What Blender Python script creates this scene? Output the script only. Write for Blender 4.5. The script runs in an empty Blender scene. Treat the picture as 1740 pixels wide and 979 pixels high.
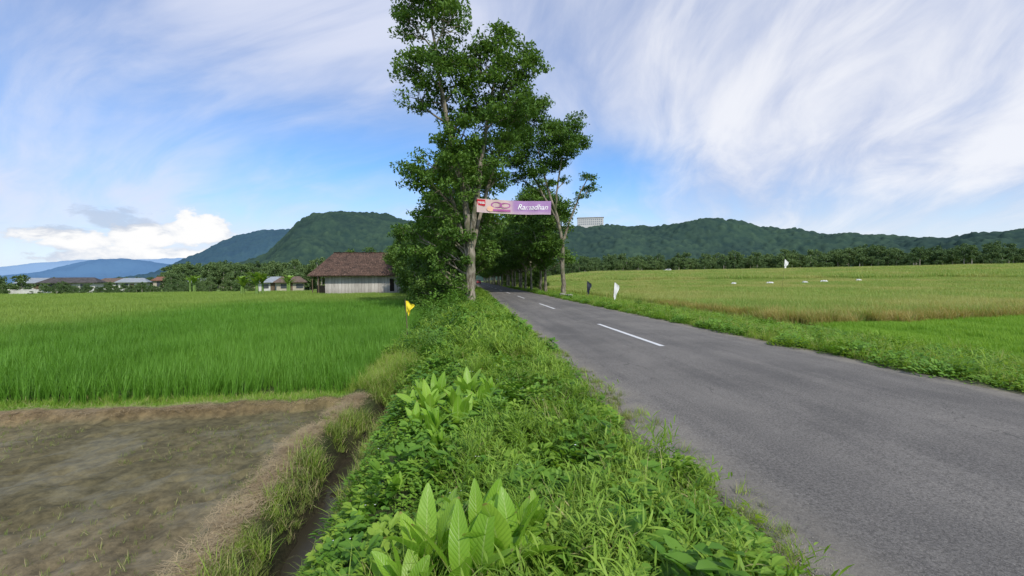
import bpy, math, random
import numpy as np
from mathutils import Vector, Matrix
rng=np.random.default_rng(11); random.seed(11)
S=bpy.context.scene
S.view_settings.view_transform='Standard'; S.view_settings.look='None'; S.view_settings.exposure=0
COL=S.collection
R=math.radians
# ------------------------------------------------------------------ helpers
def vnoise(x,y,sc,seed=0):
    x=np.asarray(x,float)/sc; y=np.asarray(y,float)/sc
    ix=np.floor(x); iy=np.floor(y); fx=x-ix; fy=y-iy
    fx=fx*fx*(3-2*fx); fy=fy*fy*(3-2*fy)
    def h(a,b):
        v=np.sin(a*127.1+b*311.7+seed*74.7)*43758.5453
        return v-np.floor(v)
    return (h(ix,iy)*(1-fx)+h(ix+1,iy)*fx)*(1-fy)+(h(ix,iy+1)*(1-fx)+h(ix+1,iy+1)*fx)*fy
def worley(x,y,cell,seed=0):
    x=x/cell; y=y/cell; ix=np.floor(x); iy=np.floor(y); d=np.full(x.shape,9.0); hv=np.zeros(x.shape)
    for dx in(-1,0,1):
        for dy in(-1,0,1):
            a=ix+dx;b=iy+dy
            h1=np.sin(a*127.1+b*311.7+seed)*43758.5453; h1-=np.floor(h1)
            h2=np.sin(a*269.5+b*183.3+seed)*43758.5453; h2-=np.floor(h2)
            q=np.hypot(a+h1-x,b+h2-y)
            m=q<d; d=np.where(m,q,d); hv=np.where(m,h1,hv)
    return d,hv
def ss(a,b,t):
    t=np.clip((np.asarray(t,float)-a)/(b-a),0,1); return t*t*(3-2*t)
def np_mesh(name,V,F,mats=(),mi=None,smooth=False):
    me=bpy.data.meshes.new(name)
    V=np.asarray(V,np.float32); F=np.asarray(F,np.int32)
    me.vertices.add(len(V)); me.vertices.foreach_set('co',V.ravel())
    k=F.shape[1]
    me.loops.add(F.size); me.loops.foreach_set('vertex_index',F.ravel())
    me.polygons.add(len(F)); me.polygons.foreach_set('loop_start',np.arange(0,F.size,k,dtype=np.int32))
    me.polygons.foreach_set('loop_total',np.full(len(F),k,np.int32))
    for m in mats: me.materials.append(m)
    if mi is not None: me.polygons.foreach_set('material_index',np.asarray(mi,np.int32))
    me.polygons.foreach_set('use_smooth',np.full(len(F),smooth))
    me.update(calc_edges=True); me.validate()
    return me
class Acc:
    def __init__(s): s.V=[];s.F=[];s.M=[];s.n=0
    def add(s,V,F,m=0):
        V=np.asarray(V,float);F=np.asarray(F,int)
        if len(F)==0: return
        s.V.append(V);s.F.append(F+s.n);s.M.append(np.full(len(F),m));s.n+=len(V)
    def box(s,x0,x1,y0,y1,z0,z1,m=0):
        V=[(x0,y0,z0),(x1,y0,z0),(x1,y1,z0),(x0,y1,z0),(x0,y0,z1),(x1,y0,z1),(x1,y1,z1),(x0,y1,z1)]
        s.add(V,[(0,3,2,1),(4,5,6,7),(0,1,5,4),(1,2,6,5),(2,3,7,6),(3,0,4,7)],m)
    def mesh(s,name,mats,smooth=False):
        return np_mesh(name,np.vstack(s.V),np.vstack(s.F),mats,np.concatenate(s.M),smooth)
def link(o): COL.objects.link(o); return o
def obj(name,me,loc=(0,0,0),rot=(0,0,0),parent=None,**props):
    o=bpy.data.objects.new(name,me); o.location=loc; o.rotation_euler=rot
    if parent is not None: o.parent=parent
    for k,v in props.items(): o[k]=v
    return link(o)
def thing(name,label,cat,loc=(0,0,0),rot=(0,0,0),group=None,me=None):
    o=obj(name,me,loc,rot); o['label']=label; o['category']=cat
    if group: o['group']=group
    return o
def polar(az,d):
    return d*math.sin(R(az)), d*math.cos(R(az))
# ------------------------------------------------------------------ materials
class NT:
    def __init__(s,nt): s.nt=nt
    def n(s,t,**k):
        nd=s.nt.nodes.new(t)
        for a,b in k.items(): setattr(nd,a,b)
        return nd
    def l(s,a,b): s.nt.links.new(a,b)
    def put(s,sock,v):
        if isinstance(v,bpy.types.NodeSocket): s.l(v,sock)
        else: sock.default_value=v
    def m(s,op,a,b=None,c=None,clamp=False):
        nd=s.n('ShaderNodeMath',operation=op); nd.use_clamp=clamp
        s.put(nd.inputs[0],a)
        if b is not None: s.put(nd.inputs[1],b)
        if c is not None: s.put(nd.inputs[2],c)
        return nd.outputs[0]
    def mix(s,f,a,b,bt='MIX'):
        nd=s.n('ShaderNodeMix',data_type='RGBA',blend_type=bt)
        s.put(nd.inputs[0],f)
        for i,v in((6,a),(7,b)):
            if isinstance(v,(tuple,list)) and len(v)==3: v=(*v,1)
            s.put(nd.inputs[i],v)
        return nd.outputs[2]
    def noise(s,vec,scale,detail=4,rough=.55,dist=0.0,out='Fac'):
        nd=s.n('ShaderNodeTexNoise'); 
        if vec is not None: s.l(vec,nd.inputs['Vector'])
        nd.inputs['Scale'].default_value=scale; nd.inputs['Detail'].default_value=detail
        nd.inputs['Roughness'].default_value=rough; nd.inputs['Distortion'].default_value=dist
        return nd.outputs[out]
    def rng(s,v,a,b,c=0.0,d=1.0,smooth=True):
        nd=s.n('ShaderNodeMapRange'); nd.interpolation_type='SMOOTHSTEP' if smooth else 'LINEAR'
        s.put(nd.inputs[0],v)
        for i,x in enumerate((a,b,c,d)): nd.inputs[i+1].default_value=x
        return nd.outputs[0]
    def scale(s,vec,sc):
        nd=s.n('ShaderNodeVectorMath',operation='MULTIPLY'); s.l(vec,nd.inputs[0]); nd.inputs[1].default_value=sc
        return nd.outputs[0]
    def bump(s,h,strength,dist=.02):
        nd=s.n('ShaderNodeBump'); nd.inputs['Strength'].default_value=strength; nd.inputs['Distance'].default_value=dist
        s.l(h,nd.inputs['Height']); return nd.outputs[0]
def newmat(name):
    m=bpy.data.materials.new(name); m.use_nodes=True; m.node_tree.nodes.clear()
    return m,NT(m.node_tree)
def finish(t,col,rough=.8,spec=.3,normal=None,transl=0.0,metal=0):
    b=t.n('ShaderNodeBsdfPrincipled'); 
    if isinstance(col,(tuple,list)) and len(col)==3: col=(*col,1)
    t.put(b.inputs['Base Color'],col); t.put(b.inputs['Roughness'],rough)
    t.put(b.inputs['Specular IOR Level'],spec); b.inputs['Metallic'].default_value=metal
    if normal is not None: t.l(normal,b.inputs['Normal'])
    o=t.n('ShaderNodeOutputMaterial')
    if transl>0:
        tr=t.n('ShaderNodeBsdfTranslucent'); t.put(tr.inputs[0],t.mix(1.0,col,(1.3,1.2,.6),'MULTIPLY') if isinstance(col,bpy.types.NodeSocket) else col)
        mx=t.n('ShaderNodeMixShader'); mx.inputs[0].default_value=transl
        t.l(b.outputs[0],mx.inputs[1]); t.l(tr.outputs[0],mx.inputs[2]); t.l(mx.outputs[0],o.inputs[0])
    else: t.l(b.outputs[0],o.inputs[0])
def foliage(name,c1,c2,scale=.5,transl=.3,rough=.5,c3=None,spec=.25,dry=None,pale=None):
    m,t=newmat(name)
    g=t.n('ShaderNodeNewGeometry'); oi=t.n('ShaderNodeObjectInfo')
    nz=t.noise(g.outputs['Position'],scale,2,.6)
    nz=t.rng(nz,.3,.7)
    isl=g.outputs['Random Per Island']
    f=t.m('ADD',t.m('MULTIPLY',nz,.45),t.m('MULTIPLY',isl,.4))
    f=t.m('ADD',f,t.m('MULTIPLY',oi.outputs['Random'],.15))
    c=t.mix(f,c1,c2)
    if pale:
        sp=t.n('ShaderNodeSeparateXYZ'); t.l(g.outputs['Position'],sp.inputs[0])
        wob=t.m('MULTIPLY',t.m('SUBTRACT',t.noise(g.outputs['Position'],.09,2),.5),14)
        a=t.rng(t.m('ADD',sp.outputs[0],wob),-14,-26); b=t.rng(t.m('ADD',sp.outputs[1],wob),36,48)
        c=t.mix(t.m('MAXIMUM',a,b),c,t.mix(f,*pale))
    if c3: c=t.mix(t.rng(isl,.88,.9),c,c3)
    if dry:
        c=t.mix(t.rng(t.noise(g.outputs['Position'],scale*.45,2),.45,.65),c,dry)
    finish(t,c,rough,spec,transl=transl); return m
def plain(name,c,rough=.7,spec=.3,var=.25,scale=3,metal=0,bump=0):
    m,t=newmat(name)
    tc=t.n('ShaderNodeTexCoord'); n=t.noise(tc.outputs['Object'],scale,5,.6)
    col=t.mix(t.rng(n,.3,.7),tuple(x*(1-var) for x in c),tuple(min(1,x*(1+var)) for x in c))
    finish(t,col,rough,spec,normal=t.bump(n,bump,.03) if bump else None,metal=metal); return m
bark,t=newmat('bark')
g=t.n('ShaderNodeTexCoord'); v=t.scale(g.outputs['Object'],(3,3,.8)); n1=t.noise(v,2.5,6,.65); n2=t.noise(g.outputs['Object'],.8,2)
c=t.mix(t.rng(n1,.35,.65),(.12,.10,.07),(.36,.32,.25)); c=t.mix(t.rng(n2,.45,.65),c,(.12,.13,.07))
finish(t,c,.9,.1,normal=t.bump(n1,.8,.06))
leafA=foliage('tree_leaves',(.042,.11,.018),(.165,.29,.048),.4,.3,.5)
leafB=foliage('tree_leaves_dark',(.042,.105,.02),(.15,.25,.045),.25,.28,.5)
leafC=foliage('banana_leaves',(.14,.28,.035),(.32,.48,.09),.5,.3,.45)
leafFar=foliage('far_tree_leaves',(.055,.108,.042),(.17,.25,.085),.03,.25,.7)
riceM=foliage('rice_leaves',(.095,.24,.022),(.20,.41,.055),.22,.4,.5,pale=((.20,.33,.05),(.35,.47,.11)))
ripeM=foliage('ripening_rice_leaves',(.19,.33,.06),(.38,.47,.13),.15,.35,.6,c3=(.52,.46,.18),dry=(.42,.44,.15))
youngM=foliage('young_grass',(.16,.33,.03),(.30,.49,.07),.4,.4,.6)
weedM=foliage('weed_leaves',(.08,.19,.02),(.26,.43,.055),1.6,.38,.5)
coverM=foliage('ground_cover_leaves',(.07,.19,.022),(.24,.43,.06),2.2,.38,.5)
coverY=foliage('yellow_green_leaves',(.15,.30,.03),(.36,.52,.08),2.2,.42,.5)
grassM=foliage('grass_blades',(.15,.28,.03),(.38,.52,.09),1.5,.4,.5,c3=(.50,.46,.21))
olive=foliage('olive_grass',(.11,.17,.035),(.28,.34,.09),1.5,.3,.6,c3=(.45,.38,.21))
shrubM=foliage('shrub_leaves',(.055,.15,.02),(.18,.33,.05),1.2,.3,.45)
strawM=foliage('straw',(.28,.205,.115),(.50,.40,.24),3,.1,.8)
flowerM=plain('white_petals',(.8,.8,.78),.6,.2,.05)
stemM=plain('green_stem',(.16,.26,.06),.6)
whiteP=plain('white_cloth',(.75,.75,.73),.8,.1,.1)
greyP=plain('weathered_plastic',(.60,.60,.58),.7,.2,.2)
broadM,t=newmat('broad_leaf')
g=t.n('ShaderNodeNewGeometry'); at=t.n('ShaderNodeAttribute',attribute_name='luv'); sp=t.n('ShaderNodeSeparateXYZ'); t.l(at.outputs['Vector'],sp.inputs[0])
ab=t.m('ABSOLUTE',sp.outputs[0]); vein=t.rng(t.m('SINE',t.m('ADD',t.m('MULTIPLY',sp.outputs[1],85),t.m('MULTIPLY',ab,-16))),-.2,1)
mid=t.rng(ab,.0,.10,1,0)
c=t.mix(t.m('ADD',t.m('MULTIPLY',g.outputs['Random Per Island'],.6),t.m('MULTIPLY',t.noise(g.outputs['Position'],9,3),.4)),(.20,.41,.035),(.42,.64,.09))
c=t.mix(t.m('MULTIPLY',vein,.26),c,(.12,.28,.02)); c=t.mix(t.m('MULTIPLY',mid,.6),c,(.52,.66,.24))
c=t.mix(t.m('MULTIPLY',t.rng(sp.outputs[1],.93,1.0),t.rng(g.outputs['Random Per Island'],.5,.6)),c,(.35,.25,.10))
finish(t,c,.38,.4,normal=t.bump(vein,.25,.01),transl=.45)
# ------------------------------------------------------------------ terrain
XN=[-400,-2.48,-2.33,-2.2,-2.06,-1.90,-1.72,-1.42,-1.24,-.84,.4,1.5,1.78,2.12,2.3,7.1,7.3,7.6,8.2,9.0,10.2,400]
ZN=[-.62,-.62,-.50,-.43,-.46,-.58,-.93,-.93,-.50,-.08,.05,.02,-.003,-.004,-.03,-.03,-.004,-.004,-.05,-.22,-.42,-.42]
XF=[-400,-2.6,-2.1,-1.3,-.7,.4,1.5,1.78,2.12,2.3,7.1,7.3,7.6,8.2,9.0,10.2,400]
ZF=[-.6,-.6,-.45,-.3,-.05,.03,.02,-.003,-.004,-.03,-.03,-.004,-.004,-.05,-.22,-.42,-.42]
def wobf(x,y): return ((vnoise(y,y*0+3,1.9,5)-.5)*.22+(vnoise(y,y*0,.45,15)-.5)*.09)*ss(-.2,-1.0,x)*ss(-60,-3,x)
def ybf(x,y): return 7.95+(vnoise(x,y*0,2.6,9)-.5)*.22+.02*(x+2)
def gz(x,y):
    x=np.asarray(x,float); y=np.asarray(y,float)
    xx=x+wobf(x,y)
    zn=np.interp(xx,XN,ZN); zf=np.interp(xx,XF,ZF)
    k=ss(7.9,9.4,y); z=zn*(1-k)+zf*k
    b=-.62+.15*np.exp(-((y-ybf(x,y))/.20)**4)+.035*(vnoise(x,y,.22,2)-.5)
    z=np.where(x<-2.2,np.maximum(z,b),z)
    soft=(1-ss(1.5,1.75,x))+ss(7.6,8,x)
    near=ss(60,20,np.hypot(x,y))
    mud=ss(-2.45,-2.7,x)*ss(7.7,7.4,y)
    z=z+(1-.75*mud)*soft*near*((vnoise(x,y,.5,1)-.5)*.06+(vnoise(x,y,.16,3)-.5)*.04)
    d,h=worley(x,y,.30,3)
    z=z+mud*((vnoise(x,y,.5,4)-.5)*.04+(vnoise(x,y,.16,6)-.5)*.045+(vnoise(x,y,1.4,7)-.5)*.05-.05*np.where(h>.70,np.clip(1-(d/.38)**2,0,1),0))
    d=np.hypot(x,y); az=np.degrees(np.arctan2(x,y))
    z=z+5.6*ss(55,290,d)*ss(4,18,az)*(1-ss(110,150,az))
    return z
def gz1(x,y): return float(gz(np.array([x]),np.array([y]))[0])
def grow(a,s,b,f=1.12):
    out=[a]; 
    while abs(out[-1]-a)<abs(b-a): out.append(out[-1]+s); s*=f
    return out
xs=np.concatenate([grow(-9,-.12,-9000,1.11)[::-1],np.arange(-8.93,2.4,.05),np.arange(2.5,7.0,.5),np.arange(7.05,11.5,.1),grow(11.6,.2,9000,1.10)])
ys=np.concatenate([grow(-1,-.3,-9000,1.25)[::-1],np.arange(-.93,9.4,.05),grow(9.5,.08,9000,1.06)])
GX,GY=np.meshgrid(xs,ys); nx,ny=len(xs),len(ys)
GZ=gz(GX,GY)
V=np.stack([GX,GY,GZ],-1).reshape(-1,3)
i=np.arange(nx-1)[None,:]+nx*np.arange(ny-1)[:,None]
F=np.stack([i,i+1,i+nx+1,i+nx],-1).reshape(-1,4)
x=V[:,0];y=V[:,1]
def C(*c): return np.array(c)[None,:]
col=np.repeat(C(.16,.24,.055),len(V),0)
def lay(mask,c):
    global col
    m=mask[:,None]; col=col*(1-m)+C(*c)*m
lay(ss(.3,.7,vnoise(x,y,40,2))*.6,(.22,.29,.08))
st=vnoise(x*.25+y*.1,y,9,8); lay(ss(.35,.65,st)*ss(14,18,x)*ss(30,60,np.hypot(x,y)),(.31,.37,.11))
lay(ss(10.5,11.5,x)*ss(18,17,y),(.11,.22,.03))
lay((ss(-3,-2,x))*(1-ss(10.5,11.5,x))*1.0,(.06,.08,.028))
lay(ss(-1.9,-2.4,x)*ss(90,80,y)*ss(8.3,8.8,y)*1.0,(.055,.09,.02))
mudm=ss(-2.2,-2.5,x)*ss(7.9,7.7,y)
lay(mudm,(.205,.165,.105))
lay(mudm*ss(.4,.75,vnoise(x,y,.8,22))*.7,(.145,.118,.072))
lay(mudm*ss(3.8,6.5,y+vnoise(x,y,1.5,23)*1.5)*.65,(.150,.135,.072))
xw=x+wobf(x,y)
lay(np.exp(-((xw+2.17)/.17)**4)*ss(8.4,7.8,y),(.37,.295,.185))
yb=ybf(x,y)
lay(np.exp(-((y-yb+.10)/.15)**4)*ss(-2.0,-2.4,x)*.9,(.22,.16,.09))
lay(ss(yb+.0,yb+.12,y)*ss(9.0,8.8,y)*ss(-2.2,-2.5,x),(.13,.20,.04))
lay(np.exp(-((xw+1.57)/.30)**4)*ss(9.4,8.6,y),(.045,.036,.024))
edge=np.exp(-((x-1.90)/.26)**2)+np.exp(-((x-7.5)/.26)**2); lay(np.clip(edge,0,1)*.9,(.25,.225,.18))
wet=mudm*.9+np.exp(-((xw+1.5)/.2)**4)*ss(9.2,8.2,y)
gm,t=newmat('ground_soil')
at=t.n('ShaderNodeAttribute',attribute_name='gcol'); aw=t.n('ShaderNodeAttribute',attribute_name='wet')
g=t.n('ShaderNodeNewGeometry'); P=g.outputs['Position']
n1=t.noise(P,9,8,.74); n2=t.noise(P,1.3,4,.6); n3=t.noise(P,.05,4,.6)
c=t.mix(1.0,at.outputs['Color'],t.mix(t.rng(n1,.3,.7),(.60,.60,.60),(1.36,1.34,1.30)),'MULTIPLY')
c=t.mix(1.0,c,t.mix(t.rng(n2,.3,.7),(.82,.81,.79),(1.15,1.15,1.12)),'MULTIPLY')
c=t.mix(1.0,c,t.mix(t.rng(n3,.35,.65),(.85,.88,.8),(1.15,1.12,1.1)),'MULTIPLY')
puddle=t.m('MULTIPLY',aw.outputs['Fac'],t.rng(t.noise(P,1.3,5,.65),.47,.60))
c=t.mix(t.m('MULTIPLY',puddle,.25),c,(.11,.095,.058))
ro=t.m('SUBTRACT',.93,t.m('MULTIPLY',puddle,.45))
bs=t.m('SUBTRACT',1.0,t.m('MULTIPLY',puddle,.55))
bn=t.n('ShaderNodeBump'); bn.inputs['Distance'].default_value=.045; t.l(t.m('MULTIPLY',bs,.85),bn.inputs['Strength']); t.l(t.noise(P,12,9,.77),bn.inputs['Height'])
finish(t,c,ro,.2,normal=bn.outputs[0])
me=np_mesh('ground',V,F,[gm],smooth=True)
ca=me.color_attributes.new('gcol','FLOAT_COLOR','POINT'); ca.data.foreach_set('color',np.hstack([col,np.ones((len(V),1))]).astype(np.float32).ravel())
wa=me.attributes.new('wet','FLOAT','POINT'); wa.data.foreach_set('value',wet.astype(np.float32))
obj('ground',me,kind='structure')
wm,t=newmat('ditch_water'); finish(t,(.035,.03,.02),.3,.3)
yy=np.linspace(-1,8.8,60); a=Acc()
V=np.vstack([np.stack([np.full(60,-1.9),yy,np.full(60,-.90)],1),np.stack([np.full(60,-1.1),yy,np.full(60,-.90)],1)])
a.add(V,[(k,k+60,k+61,k+1) for k in range(59)]); obj('water',a.mesh('water',[wm]),kind='structure')
# ------------------------------------------------------------------ road
rm,t=newmat('asphalt')
g=t.n('ShaderNodeNewGeometry'); P=g.outputs['Position']
sx=t.n('ShaderNodeSeparateXYZ'); t.l(P,sx.inputs[0])
agg=t.noise(P,48,4,.85); agg2=t.noise(P,120,2,.8); vor=t.n('ShaderNodeTexVoronoi'); t.l(P,vor.inputs['Vector']); vor.inputs['Scale'].default_value=65
pat=t.noise(P,.55,5,.65,.4); lon=t.noise(t.scale(P,(1.1,.07,1)),1.4,4,.6)
c=t.mix(t.rng(agg,.33,.67),(.092,.087,.081),(.215,.204,.188))
c=t.mix(t.m('MULTIPLY',t.rng(agg2,.57,.73),.85),c,(.37,.35,.315))
c=t.mix(t.m('MULTIPLY',t.rng(vor.outputs['Distance'],.0,.3,1,0),.5),c,(.06,.057,.053))
c=t.mix(1.0,c,t.mix(t.rng(pat,.3,.7),(.84,.84,.84),(1.14,1.13,1.11)),'MULTIPLY')
c=t.mix(1.0,c,t.mix(t.rng(lon,.35,.65),(.88,.88,.88),(1.12,1.11,1.09)),'MULTIPLY')
ex=t.m('ABSOLUTE',t.m('SUBTRACT',sx.outputs[0],4.68))
dust=t.m('MULTIPLY',t.rng(ex,2.15,2.78),t.rng(t.noise(P,2.4,7,.75),.34,.58))
c=t.mix(t.m('MULTIPLY',dust,.75),c,(.27,.245,.20))
sp_=t.noise(P,2.3,5,.7); c=t.mix(t.m('MULTIPLY',t.rng(sp_,.66,.70),.3),c,(.31,.30,.27))
cv=t.n('ShaderNodeTexVoronoi',feature='DISTANCE_TO_EDGE'); 
wv=t.n('ShaderNodeVectorMath',operation='ADD'); t.l(P,wv.inputs[0]); t.l(t.scale(t.noise(P,2.2,4,.6,out='Color'),(.8,.8,.8)),wv.inputs[1])
t.l(wv.outputs[0],cv.inputs['Vector']); cv.inputs['Scale'].default_value=.55
ck=t.m('MULTIPLY',t.rng(cv.outputs[0],.0,.010,1,0),t.rng(t.noise(P,.4,2),.52,.62))
c=t.mix(t.m('MULTIPLY',ck,.6),c,(.045,.045,.043))
finish(t,c,.9,.15,normal=t.bump(agg,.8,.012))
yy=np.concatenate([np.arange(-40,40,.1),np.arange(40,600,4)]); n=len(yy)
xl=1.90+(vnoise(yy,yy*0,.7,31)-.5)*.2+(vnoise(yy,yy*0,.2,32)-.5)*.09+(vnoise(yy,yy*0,4,33)-.5)*.12
xr=7.46+(vnoise(yy,yy*0,.9,34)-.5)*.16+(vnoise(yy,yy*0,.25,35)-.5)*.08
cols=[xl,xl+.3,np.full(n,4.7),xr-.3,xr]; zs=[.001,.010,.04,.010,.001]
V=np.vstack([np.stack([c_,yy,np.full(n,z_)],1) for c_,z_ in zip(cols,zs)])
F=np.vstack([[(k+j*n,k+(j+1)*n,k+(j+1)*n+1,k+j*n+1) for k in range(n-1)] for j in range(4)])
obj('road',np_mesh('road',V,F,[rm],smooth=True),kind='structure')
pm,t=newmat('road_paint'); g=t.n('ShaderNodeNewGeometry')
n_=t.noise(g.outputs['Position'],30,6,.75)
finish(t,t.mix(t.rng(n_,.52,.66),(.68,.68,.66),(.27,.265,.255)),.6,.3)
for k in range(14):
    y0=9.75+13.1*k; a=Acc(); m=12
    yv=np.linspace(y0,y0+5.1,m); w=.065
    V=np.vstack([np.stack([np.full(m,4.5-w)+rng.normal(0,.004,m),yv,np.full(m,.0435)],1),np.stack([np.full(m,4.5+w)+rng.normal(0,.004,m),yv,np.full(m,.0435)],1)])
    a.add(V,[(q,q+m,q+m+1,q+1) for q in range(m-1)])
    obj('road_marking',a.mesh('road_marking',[pm]),kind='structure')
a=Acc()
for q in range(10):
    cx_,cy_=rng.normal(0,.07,2); s_=rng.uniform(.003,.008); hh=s_*.7
    V=[(cx_+s_*math.cos(j*1.57+q),cy_+s_*math.sin(j*1.57+q)*.8,-.002) for j in range(4)]+[(cx_+s_*.5*math.cos(j*1.57+q+.3),cy_+s_*.5*math.sin(j*1.57+q+.3),hh) for j in range(4)]
    a.add(V,[(4,5,6,7),(0,1,5,4),(1,2,6,5),(2,3,7,6),(3,0,4,7)])
gravM=plain('gravel',(.27,.25,.21),.9,.2,.35,30)
grav=bpy.data.objects.new('gravel',a.mesh('gravel',[gravM]))
# ------------------------------------------------------------------ blades
def blades(base,az,L,W,lean,droop,segs=3,prof='blade',rib=False,twist=None,uv=False,fold=.16):
    base=np.asarray(base,float); N=len(base)
    az=np.broadcast_to(az,(N,));L=np.broadcast_to(L,(N,));W=np.broadcast_to(W,(N,));lean=np.broadcast_to(lean,(N,));droop=np.broadcast_to(droop,(N,))
    d=np.stack([np.cos(az),np.sin(az),np.zeros(N)],1); sd=np.stack([-np.sin(az),np.cos(az),np.zeros(N)],1)
    p=base.copy(); rows=[]; UV=[]
    for s in range(segs+1):
        tt=s/segs; th=lean+droop*tt
        if prof=='blade': w=W*(1-tt**1.6)*(.6+.4*min(1,tt*4))+.0004
        else: w=W*(math.sin(math.pi*min(1,tt**.8*.98+.01))**.75*.97+.03)
        nrm=-np.cos(th)[:,None]*d+np.sin(th)[:,None]*np.array([0,0,1.])
        s2=sd
        if twist is not None: s2=sd*np.cos(twist*tt)[:,None]+nrm*np.sin(twist*tt)[:,None]
        if rib:
            wav=(.05*math.sin(tt*11)) if uv else 0
            rows.append([p-s2*w[:,None]/2+nrm*w[:,None]*(fold+wav),p,p+s2*w[:,None]/2+nrm*w[:,None]*(fold-wav)]); UV.append([(-1,tt,0),(0,tt,0),(1,tt,0)])
        else: rows.append([p-s2*w[:,None]/2,p+s2*w[:,None]/2]); UV.append([(-1,tt,0),(1,tt,0)])
        p=p+(L/segs)[:,None]*(np.sin(th)[:,None]*d+np.cos(th)[:,None]*np.array([0,0,1.]))
    k=3 if rib else 2
    V=np.stack([q for r in rows for q in r],1).reshape(-1,3)
    per=(segs+1)*k; f=[]
    for s in range(segs):
        for j in range(k-1): f.append((s*k+j,s*k+j+1,(s+1)*k+j+1,(s+1)*k+j))
    F=(np.array(f)[None]+ (np.arange(N)*per)[:,None,None]).reshape(-1,4)
    if uv: return V,F,np.tile(np.array(UV).reshape(-1,3),(N,1))
    return V,F
U=rng.uniform
def src(name,acc,mats,smooth=False):
    return bpy.data.objects.new(name,acc.mesh(name,mats,smooth))
def scatter(name,sources,P,scl,label,tilt=.1,category='plants',rotz=None):
    P=np.asarray(P,float); N=len(P)
    me=bpy.data.meshes.new(name); me.vertices.add(N); me.vertices.foreach_set('co',P.astype(np.float32).ravel())
    ra=me.attributes.new('rot','FLOAT_VECTOR','POINT')
    rot=np.stack([rng.normal(0,tilt,N),rng.normal(0,tilt,N),U(0,6.283,N) if rotz is None else rotz],1)
    ra.data.foreach_set('vector',rot.astype(np.float32).ravel())
    sa=me.attributes.new('scl','FLOAT','POINT'); sa.data.foreach_set('value',np.broadcast_to(scl,(N,)).astype(np.float32))
    va=me.attributes.new('var','INT','POINT'); va.data.foreach_set('value',rng.integers(0,len(sources),N).astype(np.int32))
    ng=bpy.data.node_groups.new(name+'_scatter','GeometryNodeTree')
    ng.interface.new_socket('Geometry',in_out='INPUT',socket_type='NodeSocketGeometry'); ng.interface.new_socket('Geometry',in_out='OUTPUT',socket_type='NodeSocketGeometry')
    nd=ng.nodes; gi=nd.new('NodeGroupInput'); go=nd.new('NodeGroupOutput'); jn=nd.new('GeometryNodeJoinGeometry')
    def na(nm,ty):
        q=nd.new('GeometryNodeInputNamedAttribute'); q.data_type=ty; q.inputs['Name'].default_value=nm
        return q.outputs['Attribute']
    r_=na('rot','FLOAT_VECTOR'); s_=na('scl','FLOAT'); v_=na('var','INT')
    er=nd.new('FunctionNodeEulerToRotation'); ng.links.new(r_,er.inputs[0])
    for k,so in enumerate(sources):
        oi=nd.new('GeometryNodeObjectInfo'); oi.inputs[0].default_value=so
        cp=nd.new('FunctionNodeCompare'); cp.data_type='INT'; cp.operation='EQUAL'
        ng.links.new(v_,cp.inputs[2]); cp.inputs[3].default_value=k
        ip=nd.new('GeometryNodeInstanceOnPoints')
        ng.links.new(gi.outputs[0],ip.inputs['Points']); ng.links.new(cp.outputs[0],ip.inputs['Selection'])
        ng.links.new(oi.outputs['Geometry'],ip.inputs['Instance']); ng.links.new(er.outputs[0],ip.inputs['Rotation']); ng.links.new(s_,ip.inputs['Scale'])
        ng.links.new(ip.outputs[0],jn.inputs[0])
    ng.links.new(jn.outputs[0],go.inputs[0])
    o=obj(name,me,kind='stuff',label=label,category=category)
    md=o.modifiers.new('scatter','NODES'); md.node_group=ng
    return o
def tile(size,sp,per,h,w,lean=.12,droop=.6,segs=3,hv=.15):
    a=Acc(); n=int(size/sp); gx,gy=np.meshgrid(np.arange(n),np.arange(n)); c=np.stack([gx.ravel(),gy.ravel()],1)*sp-size/2+sp/2
    c=c+rng.normal(0,sp*.12,c.shape); c=np.repeat(c,per,0); N=len(c)
    base=np.hstack([c+rng.normal(0,sp*.13,c.shape),np.zeros((N,1))])
    V,F=blades(base,U(0,6.283,N),h*(1+rng.normal(0,hv,N)),w*U(.7,1.3,N),np.abs(rng.normal(lean,.1,N)),droop*U(.3,1.5,N),segs)
    a.add(V,F); return a
riceS=[src('rice_patch_a',tile(1,.17,17,.52,.013),[riceM]),src('rice_patch_b',tile(1,.17,17,.56,.013,.15,.7),[riceM])]
riceFS=[src('rice_patch_far_a',tile(3,.25,9,.54,.032,.15,.6,2),[riceM]),src('rice_patch_far_b',tile(3,.25,9,.5,.034,.15,.6,2),[riceM])]
ripeS=[src('ripe_rice_a',tile(1,.17,17,.62,.014,.18,1.0),[ripeM]),src('ripe_rice_b',tile(1,.17,17,.58,.014,.2,1.1),[ripeM])]
ripeFS=[src('ripe_rice_far_a',tile(3,.25,9,.6,.036,.2,.9,2),[ripeM]),src('ripe_rice_far_b',tile(3,.25,9,.56,.036,.2,.9,2),[ripeM])]
def gridpts(x0,x1,y0,y1,s,cond,zoff=0,jit=.0):
    gx,gy=np.meshgrid(np.arange(x0,x1,s),np.arange(y0,y1,s)); gx=gx.ravel()+rng.normal(0,jit,gx.size);gy=gy.ravel()+rng.normal(0,jit,gy.size)
    k=cond(gx,gy); gx=gx[k];gy=gy[k]
    return np.stack([gx,gy,gz(gx,gy)+zoff],1)
AZ=lambda x,y:np.degrees(np.arctan2(x,y))
def sq(P): return rng.integers(0,4,len(P))*math.pi/2
P=gridpts(-45,-2.4,9.1,26,.92,lambda x,y:(AZ(x,y)>-60))
scatter('rice_field',riceS,P,U(.86,1.14,len(P)),'dense bright green young rice growing in a paddy',.03,'rice',sq(P))
P=gridpts(-150,-3.5,27,86,2.7,lambda x,y:(AZ(x,y)>-62)&~((x>-27)&(x<-7)&(y>66)))
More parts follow.
